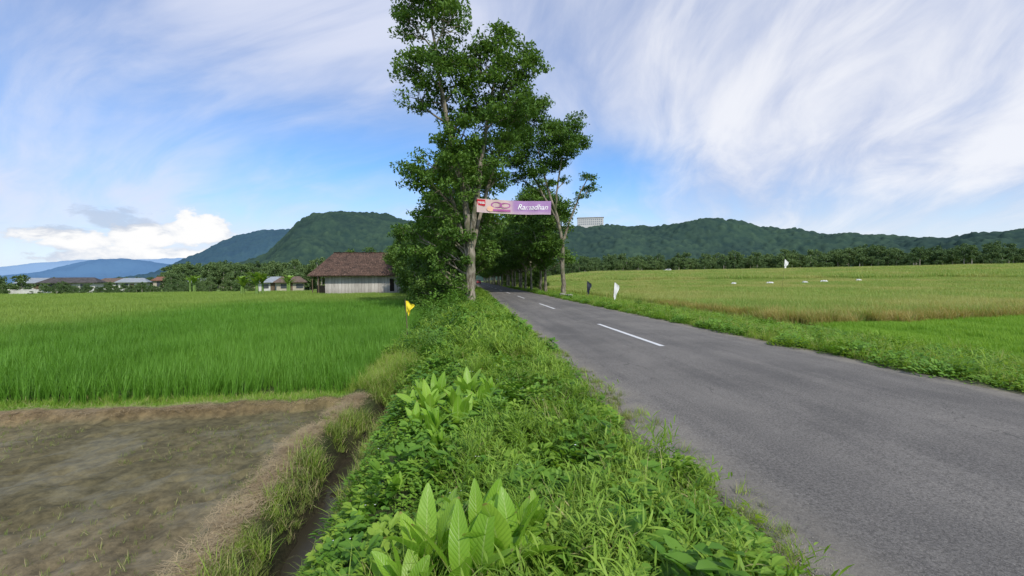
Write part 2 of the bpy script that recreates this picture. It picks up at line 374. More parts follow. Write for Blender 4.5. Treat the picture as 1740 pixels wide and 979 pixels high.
scatter('rice_field',riceFS,P,U(.85,1.12,len(P)),'green rice turning paler across the paddy',.02,'rice',sq(P))
P=gridpts(14.8,60,17.6,40,.92,lambda x,y:(AZ(x,y)<68)&(np.hypot(x,y)<46)&(y>17.2+ .12*(x-15)))
scatter('rice_field',ripeS,P,U(.9,1.15,len(P)),'ripening yellow-green rice with dry golden tips',.03,'rice',sq(P))
P=gridpts(13.5,170,17,150,2.7,lambda x,y:(AZ(x,y)<68)&(np.hypot(x,y)>=45)&(np.hypot(x,y)<130)&(x>13.5))
scatter('rice_field',ripeFS,P,U(.85,1.15,len(P)),'wide field of ripening yellow-green rice',.02,'rice',sq(P))
P=gridpts(13,270,60,290,6.5,lambda x,y:(AZ(x,y)<68)&(np.hypot(x,y)>=126)&(np.hypot(x,y)<285))
scatter('rice_field',ripeFS,P,2.2*U(.9,1.1,len(P)),'distant field of ripening yellow-green rice',.01,'rice',sq(P))
goldM=foliage('golden_rice',(.30,.27,.08),(.52,.43,.16),.6,.3,.6,c3=(.25,.35,.07))
goldS=[src('golden_rice',tile(1,.17,17,.6,.014,.25,1.3),[goldM])]
gx=np.arange(14.6,46,.8); P=np.stack([gx,17.1+.12*(gx-15)+rng.normal(0,.15,len(gx)),gx*0],1); P=np.vstack([P,P+[0,.8,0],P[::2]+[0,1.8,0],P[1::2]+[0,2.8,0],P[::3]+[0,4,0]]); gy=np.arange(18,30,.85); P=np.vstack([P,np.stack([14.2+gy*0+rng.normal(0,.15,len(gy)),gy,gy*0],1)])
P[:,2]=gz(P[:,0],P[:,1]); scatter('golden_rice',goldS,P,U(.9,1.15,len(P)),'golden drying edge of the ripening rice',.08,'rice')
youngS=[src('young_patch',tile(1,.1,8,.16,.012,.2,.6,2),[youngM])]
P=gridpts(11.5,36,5,19.4,.9,lambda x,y:(AZ(x,y)<72)&(y<16.8+.12*(x-15))&(x>12.6+(y-9)*.24))
scatter('short_grass_field',youngS,P,U(.8,1.4,len(P)),'low bright green seedlings in a flat plot',.05,'grass',sq(P))
# ------------------------------------------------------------------ verge plants
def tuft(n,h,w,lean,droop,rad,mat,segs=4):
    a=Acc(); base=np.hstack([rng.normal(0,rad,(n,2)),np.zeros((n,1))])
    V,F=blades(base,U(0,6.283,n),h*U(.5,1.15,n),w*U(.7,1.2,n),np.abs(rng.normal(lean,.18,n)),droop*U(.5,1.4,n),segs); a.add(V,F); return src('grass_tuft',a,[mat])
tufts=[tuft(45,.42,.007,.25,1.0,.05,grassM),tuft(38,.34,.008,.3,1.2,.06,grassM),tuft(50,.5,.006,.2,.9,.06,grassM)]
tuftO=[tuft(40,.3,.008,.35,1.1,.07,olive),tuft(40,.22,.008,.4,1.1,.07,olive)]
def leafystem(ns,h,ll,lw,mat):
    a=Acc()
    for k in range(ns):
        bx,by=rng.normal(0,.05,2); az=U(0,6.283); ln=abs(rng.normal(.25,.15)); H=h*U(.6,1.1)
        m=int(H/.03); tt=np.linspace(.15,1,m); 
        px=bx+np.cos(az)*np.sin(ln*(1+tt*.8))*tt*H; py=by+np.sin(az)*np.sin(ln*(1+tt*.8))*tt*H; pz=np.cos(ln*(1+tt*.5))*tt*H
        base=np.stack([px,py,pz],1)
        V,F=blades(base,az+np.where(np.arange(m)%2,1.2,-1.2)+rng.normal(0,.5,m),ll*U(.6,1.1,m),lw*U(.8,1.2,m),U(.5,1.1,m),U(.4,1.0,m),3,'leaf'); a.add(V,F,0)
        V,F=blades([(bx,by,0)],az,H,.006,ln,ln*.8,4); a.add(V,F,1)
    return src('leafy_weed',a,[mat,stemM])
stems=[leafystem(9,.5,.14,.016,grassM),leafystem(8,.42,.12,.018,weedM),leafystem(10,.55,.15,.015,coverY)]
def cover(n,rad,h,ls,mat):
    a=Acc(); r=rad*np.sqrt(U(0,1,n)); th=U(0,6.283,n)
    z=h*(1-(r/rad)**2)*U(.3,1.1,n)
    base=np.stack([r*np.cos(th),r*np.sin(th),z],1)
    V,F=blades(base,th+rng.normal(0,1,n),ls*U(.6,1.3,n),ls*.62*U(.7,1.2,n),U(.9,1.5,n),U(.2,.7,n),3,'leaf',True); a.add(V,F); return src('ground_cover_patch',a,[mat])
covers=[cover(150,.24,.2,.055,coverM),cover(170,.26,.16,.045,weedM),cover(110,.24,.24,.075,coverM),cover(130,.2,.18,.045,coverY)]
coverT=cover(60,.14,.30,.10,coverM); coverU=cover(90,.2,.24,.075,coverY)
def dens(n,x0,x1,y0,y1,pw=1.0,zoff=0,cond=None):
    y=y0+(y1-y0)*U(0,1,n)**pw; x=U(x0,x1,n)
    if cond is not None:
        k=cond(x,y); x=x[k];y=y[k]
    return np.stack([x,y,gz(x,y)+zoff],1)
edgef=lambda x,y: x<1.54+ (vnoise(y,y*0,.8,41)-.5)*.6
vl=lambda x,y:(x>-1.04+ (vnoise(y,y*0,.6,44)-.5)*.3)|(y>8.0)
Pn=dens(2100,-1.25,1.8,.9,13,1.15,-.02,lambda x,y:edgef(x,y)&vl(x,y)&~((vnoise(x,y,.55,52)>.86)&(x<.6))); Pf=dens(2200,-2.3,1.6,12,75,1.4,-.02)
P=np.vstack([Pn,Pf]); sc=np.concatenate([U(.5,1.15,len(Pn))*(.75+.5*vnoise(Pn[:,0],Pn[:,1],.9,57)),U(.9,1.8,len(Pf))])
scatter('ground_cover',covers+[coverT,coverU],P,sc,'dense low green weeds covering the roadside verge',.25,'weeds')
Pn=dens(900,-1.1,1.8,1.0,12,1.2,-.02,lambda x,y:edgef(x,y)&vl(x,y)&((vnoise(x,y,.7,61)>.66)|((x>.75)&(vnoise(x,y,.4,62)>.3)))); Pf=dens(600,-2.3,1.55,12,75,1.3,-.02)
P=np.vstack([Pn,Pf]); sc=np.concatenate([U(.4,.95,len(Pn)),U(.8,1.3,len(Pf))])
scatter('verge_grass',tufts,P,sc,'arching long grass on the roadside verge',.15,'grass')
Pn=dens(600,-.1,1.7,1.2,9,1.1,-.02,lambda x,y:edgef(x,y)&((vnoise(x,y,.8,71)>.60)|((x>1.0)&(vnoise(x,y,.5,72)>.45)))); Pf=dens(500,-1.8,1.5,8,60,1.2,-.02)
P=np.vstack([Pn,Pf]); sc=np.concatenate([U(.4,.85,len(Pn)),U(.7,1.3,len(Pf))])
scatter('leafy_weeds',stems,P,sc,'upright leafy weeds with narrow leaves beside the asphalt',.2,'weeds')
P=dens(800,1.4,2.08,.8,16,1,-.01,lambda x,y:vnoise(x,y,.35,46)>.25); scatter('verge_grass',tuftO+tufts[1:2]+shortT if False else tuftO+tufts[1:2],P,U(.2,.5,len(P)),'thin dry grass creeping onto the asphalt edge',.3,'grass')
xg=1.65+np.abs(rng.normal(0,.26,1100)); yg=.8+22*U(0,1,1100)**1.4; P=np.stack([xg,yg,np.where(xg>1.9,.004+(xg-1.9)*.014,gz(xg,yg))],1); scatter('gravel',[grav],P,U(.5,1.2,len(P)),'loose grit along the asphalt edge',.0,'gravel')
def alongb(n,xa,xb,y0=1.3,y1=8.4):
    y_=U(y0,y1,n); x_=U(xa,xb,n)-wobf(np.full(n,-1.8),y_); return np.stack([x_,y_,gz(x_,y_)-.02],1)
P=alongb(460,-2.04,-1.78); P=P[vnoise(P[:,0],P[:,1],.5,81)>.25]; P2=alongb(260,-1.30,-1.04)
scatter('bund_grass',tuftO+[tufts[1]],np.vstack([P,P2]),U(.35,.85,len(P)+len(P2)),'olive grass growing along the paddy bund and ditch',.25,'grass')
P=alongb(50,-2.45,-2.1); scatter('bund_grass',tuftO,P,U(.25,.5,len(P)),'sparse olive grass on the dry bund',.25,'grass')
P3=dens(1000,-10,-2.4,8.02,8.9,1,-.02); P4=dens(700,-40,-9,8.05,9.0,1,-.02); P=np.vstack([P3,P4])
shortg=[tuft(40,.16,.008,.4,.9,.09,youngM),tuft(36,.2,.008,.4,.9,.09,grassM)]
scatter('bund_grass',shortg,P,U(.5,1.0,len(P)),'short bright grass along the edge of the rice',.2,'grass')
P=dens(900,-2.4,-1.0,8.4,16,1.3,-.02); scatter('bank_grass',tufts,P,U(.5,.85,len(P)),'green grass on the bank between rice and verge',.2,'grass')
n1_=620; y_=U(1.2,8.1,n1_); x_=rng.normal(-2.17,.075,n1_)-wobf(np.full(n1_,-1.8),y_); x2=U(-9,-2.2,220); y2=ybf(x2,x2*0)-.10+rng.normal(0,.08,220)
bx=np.concatenate([x_,x2]); by=np.concatenate([y_,y2]); n=len(bx)
def strawclump():
    a=Acc(); m=34; base=np.hstack([rng.normal(0,.06,(m,2)),U(.0,.015,(m,1))])
    V,F=blades(base,U(0,6.283,m),U(.03,.12,m),.004,U(1.35,1.6,m),U(-.1,.2,m),2); a.add(V,F); return src('straw_clump',a,[strawM])
P=np.stack([bx,by,gz(bx,by)+.0],1); scatter('straw',[strawclump(),strawclump()],P,U(.6,1.2,n),'dry straw strewn along the mud bund',.1,'straw')
def seedl():
    a=Acc(); m=7; base=np.hstack([rng.normal(0,.015,(m,2)),np.zeros((m,1))]); V,F=blades(base,U(0,6.283,m),U(.03,.09,m),.004,U(.1,.8,m),U(.1,.8,m),2); a.add(V,F); return src('seedling',a,[olive])
P=dens(3200,-9,-2.5,1,7.7,1,0,lambda x,y:vnoise(x,y,1.3,91)>.35)
scatter('mud_seedlings',[seedl(),seedl()],P,U(.4,1.0,len(P)),'sparse seedlings and stubble in wet mud',.2,'seedlings')
edr=lambda x,y:x>7.5+(vnoise(y,y*0,.8,43)-.5)*.3
Pn=dens(1700,7.35,12.6,3,26,1.0,-.02,edr); Pf=dens(1500,7.5,12.5,25,90,1.3,-.02)
P=np.vstack([Pn,Pf]); sc=np.concatenate([U(.8,1.6,len(Pn)),U(.9,1.9,len(Pf))])
scatter('ground_cover',covers,P,sc,'dense green weeds lining the far road edge',.25,'weeds')
Pn=dens(1300,7.6,13,3,26,1.0,-.02,edr); Pf=dens(1300,7.6,14,25,110,1.3,-.02)
P=np.vstack([Pn,Pf]); sc=np.concatenate([U(.6,1.15,len(Pn)),U(.6,1.3,len(Pf))])
scatter('verge_grass',tufts,P,sc,'long grass between the road and the fields',.2,'grass')
P=dens(450,7.9,11.5,4,60,1.0,-.02,edr); scatter('leafy_weeds',stems,P,U(.6,1.2,len(P)),'upright leafy weeds along the field edge',.2,'weeds')
P=dens(1300,10.2,15,18,110,1.3,-.02); scatter('field_margin_grass',tuftO+tufts,P,U(.7,1.3,len(P)),'rough grass between verge and ripening rice',.2,'grass')
a=Acc(); 
for k in range(2):
    an=np.arange(8)/8*6.283; c0=rng.normal(0,.08,2); z0=U(.2,.3)
    V,F=blades(np.repeat([[c0[0],c0[1],z0]],8,0),an,.008,.006,1.4,.1,2,'leaf'); a.add(V,F,0)
    V,F=blades([(c0[0],c0[1],0)],0,z0,.003,.02,.02,2); a.add(V,F,1)
P=dens(34,-.9,1.0,2.0,10,1.1,0); scatter('wild_flowers',[src('flower',a,[flowerM,stemM])],P,U(.7,1.1,len(P)),'tiny white daisies among the weeds',.1,'flowers')
def broadplant(seed,n,L,W,splay=.42):
    a=Acc(); r=np.random.default_rng(seed); luv=[]
    az=np.arange(n)*2.4+r.normal(0,.3,n)
    base=np.hstack([r.normal(0,.03,(n,2)),np.zeros((n,1))])
    lean=np.abs(np.linspace(.03,splay,n)+r.normal(0,.06,n))
    Ls=L*r.uniform(.7,1.1,n); pl=Ls*.38
    V,F,u_=blades(base,az,pl,.014,lean*.4,lean*.6,3,uv=True); a.add(V,F,1); luv.append(u_)
    d=np.stack([np.cos(az),np.sin(az),np.zeros(n)],1)
    tip=base.copy()
    for s in range(3):
        th=lean*.4+lean*.6*s/3; tip=tip+(pl/3)[:,None]*(np.sin(th)[:,None]*d+np.cos(th)[:,None]*np.array([0,0,1.]))
    V,F,u_=blades(tip-[0,0,.01],az,Ls,W*r.uniform(.8,1.1,n),lean,r.uniform(.2,.9,n),12,'leaf',True,twist=r.uniform(-.9,.9,n),uv=True,fold=.12); a.add(V,F,0); luv.append(u_)
    me=a.mesh('broad_leaf_plant',[broadM,stemM],True)
    at=me.attributes.new('luv','FLOAT_VECTOR','POINT'); at.data.foreach_set('vector',np.vstack(luv).astype(np.float32).ravel())
    return me
bm=[broadplant(s,n_,L,W,sp_) for s,n_,L,W,sp_ in((3,9,.38,.135,.9),(5,10,.40,.14,.85),(8,8,.34,.10,.55),(13,9,.36,.105,.6))]
for k,(bx,by,s,v) in enumerate([(-.06,2.15,1.0,0),(.17,2.3,1.0,1),(-.26,2.35,.9,1),(.03,2.5,.85,0),(-.34,2.15,.7,0),(.32,2.45,.85,3),
    (-.62,4.7,.8,2),(-.38,4.5,.8,3),(-.12,4.8,.9,0),(-.5,5.2,.9,1),(-.2,5.4,.9,2),(.1,5.2,.85,3),(-.75,5.4,.75,2),(-.3,4.0,.6,3),(-.05,5.8,.9,1),(-.5,5.9,.85,0),(-.28,3.6,.5,2),(-.6,3.4,.45,3),(-.8,3.1,.45,2),(.25,5.7,.8,3),(-.05,4.3,.7,2),(-.7,6.1,.7,3)]):
    o=thing('broad_leaf_plant','light green broad-leaved plant growing on the weedy verge','plant',(bx,by,gz1(bx,by)),(0,0,k*2.1),'broad-leaved plants on the verge',bm[v]); o.scale=(s,s,s)
def shrub(seed,n,rad,h,ll):
    r=np.random.default_rng(seed); a=Acc()
    u=r.normal(0,1,(n,3)); u/=np.linalg.norm(u,axis=1)[:,None]; u[:,2]=np.abs(u[:,2]); rr=r.uniform(.35,1,n)**.6
    lump=1+.35*np.sin(u[:,0]*5+seed)*np.cos(u[:,1]*4+seed)
    base=u*rr[:,None]*lump[:,None]*np.array([rad,rad,h])
    az=np.arctan2(u[:,1],u[:,0])+r.normal(0,.6,n)
    V,F=blades(base,az,ll*r.uniform(.6,1.2,n),ll*.45*r.uniform(.8,1.2,n),r.uniform(.6,1.6,n),r.uniform(.2,.8,n),3,'leaf',True); a.add(V,F,0)
    k=10; an=r.uniform(0,6.283,k); V,F=blades(np.zeros((k,3)),an,h*.9,.02,.3,.3,3); a.add(V,F,1)
    return a.mesh('shrub',[shrubM,stemM])
sh=[shrub(1,520,.55,.75,.12),shrub(2,700,.7,.7,.10),shrub(4,330,.45,.65,.2)]
for k,(bx,by,s,v) in enumerate([(-.1,11,.9,2),(.25,12,.8,0),(-.8,10,.8,1),(-1.2,11.5,1.0,1),(-.6,13,1.1,0),(-1.5,13.5,1.0,1),(-1.3,16,1.1,0),(-.4,16,1.1,2),(-1.6,18.5,1.2,1),(-.9,20,1.4,0),(.3,19,1.0,1),(-1.8,22.5,1.6,1),(-.8,24,1.5,0),(-2.2,26,2.0,1),(-1.2,29,2.2,0),(.4,23.5,.9,2),(-2.6,31,2.4,1),(-3.8,34,2.6,0),(-.9,26,1.8,2),(-.35,25.9,1.1,1),
        (8.9,14,.6,1),(9.3,19,.6,0),(9.6,26,.7,1),(9.8,33,.8,0),(11.5,22,.7,1),(10.6,44,1.0,1),(12,30,.9,0)]):
    o=thing('shrub','leafy green shrub growing at the road verge','shrub',(bx,by,gz1(bx,by)-.05),(0,0,k*1.7),'shrubs on the verges',sh[v]); o.scale=(s,s,s)
# ------------------------------------------------------------------ trees
def tube(path,rad,sides=7):
    path=np.asarray(path,float); n=len(path); V=[]
    for k in range(n):
        tg=path[min(k+1,n-1)]-path[max(k-1,0)]; tg/=np.linalg.norm(tg)+1e-9
        ref=np.array([1,0,0]) if abs(tg[0])<.9 else np.array([0,1,0])
        a=np.cross(tg,ref); a/=np.linalg.norm(a); b=np.cross(tg,a)
        an=np.arange(sides)/sides*2*math.pi
        V.append(path[k]+rad[k]*(np.cos(an)[:,None]*a+np.sin(an)[:,None]*b))
    V=np.vstack(V); F=[(k*sides+j,k*sides+(j+1)%sides,(k+1)*sides+(j+1)%sides,(k+1)*sides+j) for k in range(n-1) for j in range(sides)]
    return V,F
def leafquads(r,P,size,ratio=.5,up=.6):
    n=len(P); nr=r.normal(0,1,(n,3)); nr[:,2]=np.abs(nr[:,2])+up; nr/=np.linalg.norm(nr,axis=1)[:,None]
    a=np.cross(nr,r.normal(0,1,(n,3))); a/=np.linalg.norm(a,axis=1)[:,None]+1e-9; b=np.cross(nr,a)
    L=(size*r.uniform(.6,1.35,n))[:,None]; W=L*ratio
    drop=np.array([0,0,-.22])*L
    V=np.stack([P-a*L/2,P+b*W/2-a*L*.05,P+a*L/2+drop,P-b*W/2-a*L*.05],1).reshape(-1,3)
    return V,np.arange(4*n).reshape(-1,4)
def smoothpath(r,p0,p1,n,bow=.12):
    p0=np.array(p0,float);p1=np.array(p1,float); L=np.linalg.norm(p1-p0); t_=np.linspace(0,1,n)[:,None]
    off=r.normal(0,bow*L,3); off[2]=-abs(off[2])*.5
    return p0+(p1-p0)*t_+off*(t_*(1-t_)*2)+r.normal(0,.012*L,(n,3))*(t_*(1-t_)*4)
def build_tree(seed,stems_,clusters,leaf,dens_,subs=.34,mat=leafA,up=.35):
    r=np.random.default_rng(seed); W=Acc(); L=Acc(); allp=[];allr=[]
    for pts,rd in stems_:
        pts=np.array(pts,float); t0=np.linspace(0,1,len(pts)); tt=np.linspace(0,1,len(pts)*4)
        pp=np.stack([np.interp(tt,t0,pts[:,k]) for k in range(3)],1); rr=np.interp(tt,t0,rd)
        for _ in range(2): pp[1:-1]=(pp[:-2]+2*pp[1:-1]+pp[2:])/4
        pp[1:]+=r.normal(0,.03,(len(pp)-1,3))
        V,F=tube(pp,rr,10); W.add(V,F); allp.append(pp);allr.append(rr)
    AP=np.vstack(allp);AR=np.concatenate(allr)
    for (cx,cy,cz,cr) in clusters:
        c=np.array([cx,cy,cz]); d=np.linalg.norm(AP-c,axis=1); hz=np.hypot(AP[:,0]-cx,AP[:,1]-cy)
        cost=d+np.where(AP[:,2]>cz-.55*hz-.2,6+2*(AP[:,2]-cz+.55*hz),0)+(np.where(AP[:,2]<2.2,8,0) if cz>4 else 0)
        k=int(np.argmin(cost)); pth=smoothpath(r,AP[k],c,7); r0=min(AR[k]*.7,.03+.05*cr)
        rad=np.linspace(r0,.03,7); V,F=tube(pth,rad,6); W.add(V,F)
        ns=max(5,int(9*cr**1.6))
        for s in range(ns):
            u=r.normal(0,1,3); u/=np.linalg.norm(u); q=c+u*np.array([1,1,.8])*cr*r.uniform(.35,1.0)**.6*r.uniform(.82,1.2)
            sr=subs*cr**.5*r.uniform(.65,1.5)
            b0=pth[r.integers(3,7)]
            V,F=tube(smoothpath(r,b0,q,4),np.linspace(.03,.012,4),4); W.add(V,F)
            n=int(dens_*sr**2*r.uniform(.55,1.3)); u=r.normal(0,1,(n,3)); u/=np.linalg.norm(u,axis=1)[:,None]
            P=q+u*(r.uniform(.15,1.1,n)**.55)[:,None]*sr*np.array([1.28,1.28,.67])*(1+.22*np.sin(7*u[:,:1]+s))
            P[:,2]+=.05*sr
            V,F=leafquads(r,P,leaf,up=up); L.add(V,F)
    return W.mesh('trunk',[bark],True),L.mesh('crown',[mat])
def put_tree(W,L,loc,rot,sc,label,group=None,name='roadside_tree'):
    e=thing(name,label,'tree',loc,(0,0,rot),group); e.scale=(sc,sc,sc)
    obj('trunk',W,parent=e); obj('crown',L,parent=e); return e
k=.037
def cl(px,py,r,dy=0): return ((px-800)*k,dy,1.6+(475-py)*k,r)
st_=[([(0,0,-.2),(-.02,0,.6),(.05,0,2.6),(-.05,.1,4.6),(-.4,.3,7.5),(-1.1,.2,10.5),(-1.7,0,13.5),(-2.2,-.1,17),(-2.1,0,19.5)],[.48,.32,.28,.24,.18,.15,.11,.08,.05]),
     ([(-.02,.1,3.6),(.3,-.3,5.6),(.7,-.3,8.5),(1.1,.2,11.5),(1.7,.3,14.5),(2.0,.2,16.5)],[.20,.16,.14,.11,.08,.05]),
     ([(0,0,2.5),(-.6,.5,5),(-1.3,.8,7.5),(-2.2,.6,9.2)],[.13,.11,.09,.05]),
     ([(.05,.1,3),(.7,.8,5.8),(1.5,1.2,8.6),(2.6,1.0,11.5)],[.13,.11,.09,.05])]
clus=[cl(742,12,1.6),cl(700,12,1.0,.4),cl(770,55,1.2,-.6),cl(715,62,1.2,-.3),cl(705,112,1.1,.3),cl(745,120,1.5,-.5),cl(715,170,1.0,.3),cl(760,85,1.2,.9),
      cl(752,165,1.0,.8),cl(800,95,1.1,.3),cl(845,78,1.3,0),cl(885,95,1.2,.5),cl(903,118,1.0,-.3),cl(830,125,1.5,-.7),cl(868,150,1.5,.4),cl(815,175,1.4,.6),cl(855,195,1.5,-.4),cl(885,190,1.2,.8),cl(780,140,1.1,-.2),
      cl(790,200,1.1,.3),cl(790,235,1.2,-.6),cl(765,240,1.2,.2),cl(835,240,1.2,.8),cl(740,280,1.3,.5),cl(712,300,1.2,.9),cl(775,290,1.2,-.5),cl(820,280,1.1,0),cl(750,325,1.1,-.3),cl(795,322,.8,-.5),cl(845,295,.9,1.2),cl(860,240,1.0,.5),
      cl(770,365,1.0,.3),cl(730,345,1.1,1.0),cl(782,400,.7,-.3),cl(740,390,1.0,.8),cl(765,430,.8,.4),cl(795,440,.35,-.4),cl(765,-20,1.6,.2),cl(725,-35,1.2,-.4),
      cl(745,430,1.0,1.0),cl(755,465,.9,.6),cl(775,470,.6,.1),cl(720,420,1.0,1.5),cl(785,488,.5,-.3),cl(700,385,.9,1.5),cl(765,400,.8,-.2)]
W,L=build_tree(21,st_,clus,.23,450,subs=.385)
put_tree(W,L,(0.0,27,gz1(0,27)),0,1,'tall multi-stemmed tree with pale trunk beside the road')
k=.0616
def cr_(px,py,r,dy=0):
    az=math.atan((px-870)/730)+R(5.5); return (45*math.tan(az)-9.8,dy,1.6+(475-py)*k,r)
st_=[([(0,0,-.3),(.05,0,1),(-.05,0,4),(-.1,0,6.5),(-.9,0,9.5),(-1.8,.2,12.5),(-2.6,.3,16)],[.36,.24,.21,.18,.14,.11,.06]),
     ([(-.1,0,5.8),(.6,.2,7.5),(1.3,.2,9.5),(2.1,0,11.6),(2.8,0,12.8)],[.15,.12,.10,.07,.04]),
     ([(-.4,0,7.8),(-2.0,.4,11),(-3.6,.5,14),(-4.4,.2,17)],[.13,.10,.08,.05]),
     ([(-.8,0,9.2),(-.6,-.4,12),(-.1,-.4,15),(.6,-.3,17)],[.11,.09,.07,.04])]
clus=[cr_(893,185,2.0),cr_(915,180,1.6,.6),cr_(875,215,1.9,.6),cr_(870,262,1.9,-.5),cr_(905,235,2.0,.2),cr_(940,225,1.9,-.6),cr_(968,210,1.6,.2),cr_(980,232,1.4,.6),cr_(940,262,1.7,.8),
      cr_(905,280,1.5,0),cr_(888,295,1.1,.7),cr_(1000,292,.9,0),cr_(1005,312,.8,.4),cr_(985,325,.6,-.3),cr_(962,300,.6,.4),cr_(968,372,.6,.2),cr_(955,405,.5,-.3),cr_(930,305,.9,0),cr_(948,430,.4,-.2),cr_(955,245,1.5,-.8)]
W,L=build_tree(22,st_,clus,.28,260,subs=.45)
put_tree(W,L,(9.8,45,gz1(9.8,45)),0,1,'slender forked tree with bare trunk and dark high crown')
def generic(seed,H,spread,n,leaf=.29,dens_=190,mat=leafA,low=.3):
    r=np.random.default_rng(seed); ln=r.normal(0,.4,2)
    st_=[([(0,0,-.3),(0,0,1.2),(ln[0]*.5,ln[1]*.5,H*.35),(ln[0],ln[1],H*.6),(ln[0]*1.3,ln[1]*1.2,H*.85)],[.20,.14,.11,.09,.04])]
    for q in range(3):
        an=r.uniform(0,6.283); h0=H*r.uniform(.22,.4); st_.append(([(ln[0]*.4,ln[1]*.4,h0),(math.cos(an)*spread*.35,math.sin(an)*spread*.35,h0+H*.18),(math.cos(an)*spread*.6,math.sin(an)*spread*.6,h0+H*.38)],[.10,.08,.04]))
    cs=[]
    for q in range(n):
        z=H*(low+(1-low)*r.uniform(0,1)); f=math.sin(math.pi*min(1,(z/H-low+.15)/(1.15-low)))**.6
        an=r.uniform(0,6.283); d=spread*f*math.sqrt(r.uniform(0,1)); cs.append((math.cos(an)*d,math.sin(an)*d,z,r.uniform(.75,1.35)))
    return build_tree(seed,st_,cs,leaf,dens_,.48,mat)
gen=[generic(31,11,2.8,28,low=.32),generic(32,13,3.1,32,low=.3),generic(33,10,2.7,26,low=.35),generic(34,8,3.0,20,mat=leafB,low=.15),generic(35,6.5,2.6,18,mat=leafB,low=.08)]
rr=np.random.default_rng(5)
q=0
for yv in np.arange(36,290,7.5):
    v=[0,1,2,1][q%4]; s=rr.uniform(.9,1.18); bx=.05+rr.normal(0,.35)
    put_tree(*gen[v],(bx,yv,gz1(bx,yv)),q*2.3,s,'roadside tree with slender trunk and leafy crown','row of trees lining the road'); q+=1
for yv in np.arange(52,290,5.6):
    v=[1,0,2,1][q%4]; s=rr.uniform(1.0,1.28); bx=9.3+rr.normal(0,.4)
    put_tree(*gen[v],(bx,yv,gz1(bx,yv)),q*2.3,s,'roadside tree with slender trunk and leafy crown','row of trees lining the road'); q+=1
for (bx,by,v,s) in [(-2.4,38,3,1.0),(-3.6,42,3,.9),(-1.6,33,4,.8),(-4.8,48,3,1.05),(-2.5,46,1,.8),(-6,55,3,1.1),(-3.5,55,0,1.0),(-7.2,62,3,1.1),(-5,66,1,1),(-2.9,29.5,4,.55),(-8,76,3,1.3),(-8,82,1,1.1),(-12,88,3,1.1),(-20,92,3,1.1),(-5,78,3,1.2),(-28,96,4,1.1),(-15,95,0,1.0),(-9.2,67,2,1.1),(-24,90,4,1.2),(-8.6,63,4,.8),
                  (12.5,95,3,.9),(13.5,110,4,1.2),(12.3,125,3,1.1),(14,140,2,1.1),(15,160,3,1.2),(11.5,70,4,.6),(11.8,82,4,.7),(6.3,330,1,1.6),(2,335,1,1.7),(10,320,1,1.7),(4,345,1,1.9)]:
    put_tree(*gen[v],(bx,by,gz1(bx,by)-.1),bx*3,s,'dense leafy green tree behind the rice field','trees behind the rice field',name='leafy_tree')
def banana(seed):
    r=np.random.default_rng(seed); T=Acc(); L=Acc()
    for s in range(3):
        bx,by=r.normal(0,.5,2); h=r.uniform(1.2,2); V,F=tube([(bx,by,-.1),(bx,by,h*.5),(bx,by,h)],[.14,.12,.08],8); T.add(V,F)
        n=8; V,F=blades(np.repeat([[bx,by,h-.1]],n,0),r.uniform(0,6.283,n),r.uniform(1.3,1.9,n),.42,r.uniform(.1,.6,n),r.uniform(.9,1.6,n),6,'leaf',True); L.add(V,F)
    return T.mesh('trunk',[stemM],True),L.mesh('crown',[leafC])
ban=[banana(1),banana(2)]
for kk,(az,d,s) in enumerate([(-25.6,72,1.25),(-24.8,73,1.15),(-26.2,75,1.1),(-31,100,1.2),(-22,90,1.2)]):
    bx,by=polar(az,d); e=thing('banana_plant','pale green banana plant with broad arching leaves','banana plant',(bx,by,gz1(bx,by)),(0,0,kk),'banana plants by the field'); e.scale=(s,s,s)
    obj('trunk',ban[kk%2][0],parent=e); obj('crown',ban[kk%2][1],parent=e)
paleBark=plain('pale_far_bark',(.34,.31,.26),.9,.1)
def fartree(seed,H,sp,nc=20,lo=.32):
    r=np.random.default_rng(seed); a=Acc()
    V,F=tube([(0,0,-.5),(0,0,H*.3),(r.normal(0,.3),0,H*.75)],[.3,.22,.08],5); a.add(V,F,1)
    for q in range(nc):
        an=r.uniform(0,6.283); z=H*r.uniform(lo,.93); d=sp*math.sin(math.pi*min(1,z/H*.95))**.5*math.sqrt(r.uniform(0,1)); sr=r.uniform(.9,1.6)
        n=int(44*sr**2); u=r.normal(0,1,(n,3)); u/=np.linalg.norm(u,axis=1)[:,None]
        P=np.array([math.cos(an)*d,math.sin(an)*d,z])+u*sr*np.array([1,1,.8])*(r.uniform(.2,1,n)**.5)[:,None]
        V,F=leafquads(r,P,.6,.75,.2); a.add(V,F,0)
    return src('far_tree',a,[leafFar,paleBark])
fts=[fartree(1,11,2.6,17,.42),fartree(2,9,3.2,22,.25),fartree(3,13,2.8,20,.42),fartree(4,7,3,18,.15)]
def belt(az0,az1,d0,d1,n,s0,s1):
    az=np.radians(U(az0,az1,n)); d=U(d0,d1,n); x_=d*np.sin(az); y_=d*np.cos(az)
    return np.stack([x_,y_,gz(x_,y_)-.3],1),U(s0,s1,n)
def belts(bs,label):
    Ps=[];Sc=[]
    for b in bs:
        p,s=belt(*b); Ps.append(p);Sc.append(s)
    scatter('wood',fts,np.vstack(Ps),np.concatenate(Sc),label,.05,'wood')
belts([(10,64,288,325,300,.6,1.2),(10,64,330,430,420,.85,1.45),(9,30,275,290,60,.5,.8),(13,64,278,290,60,.3,.9)],'belt of mixed green trees beyond the fields')
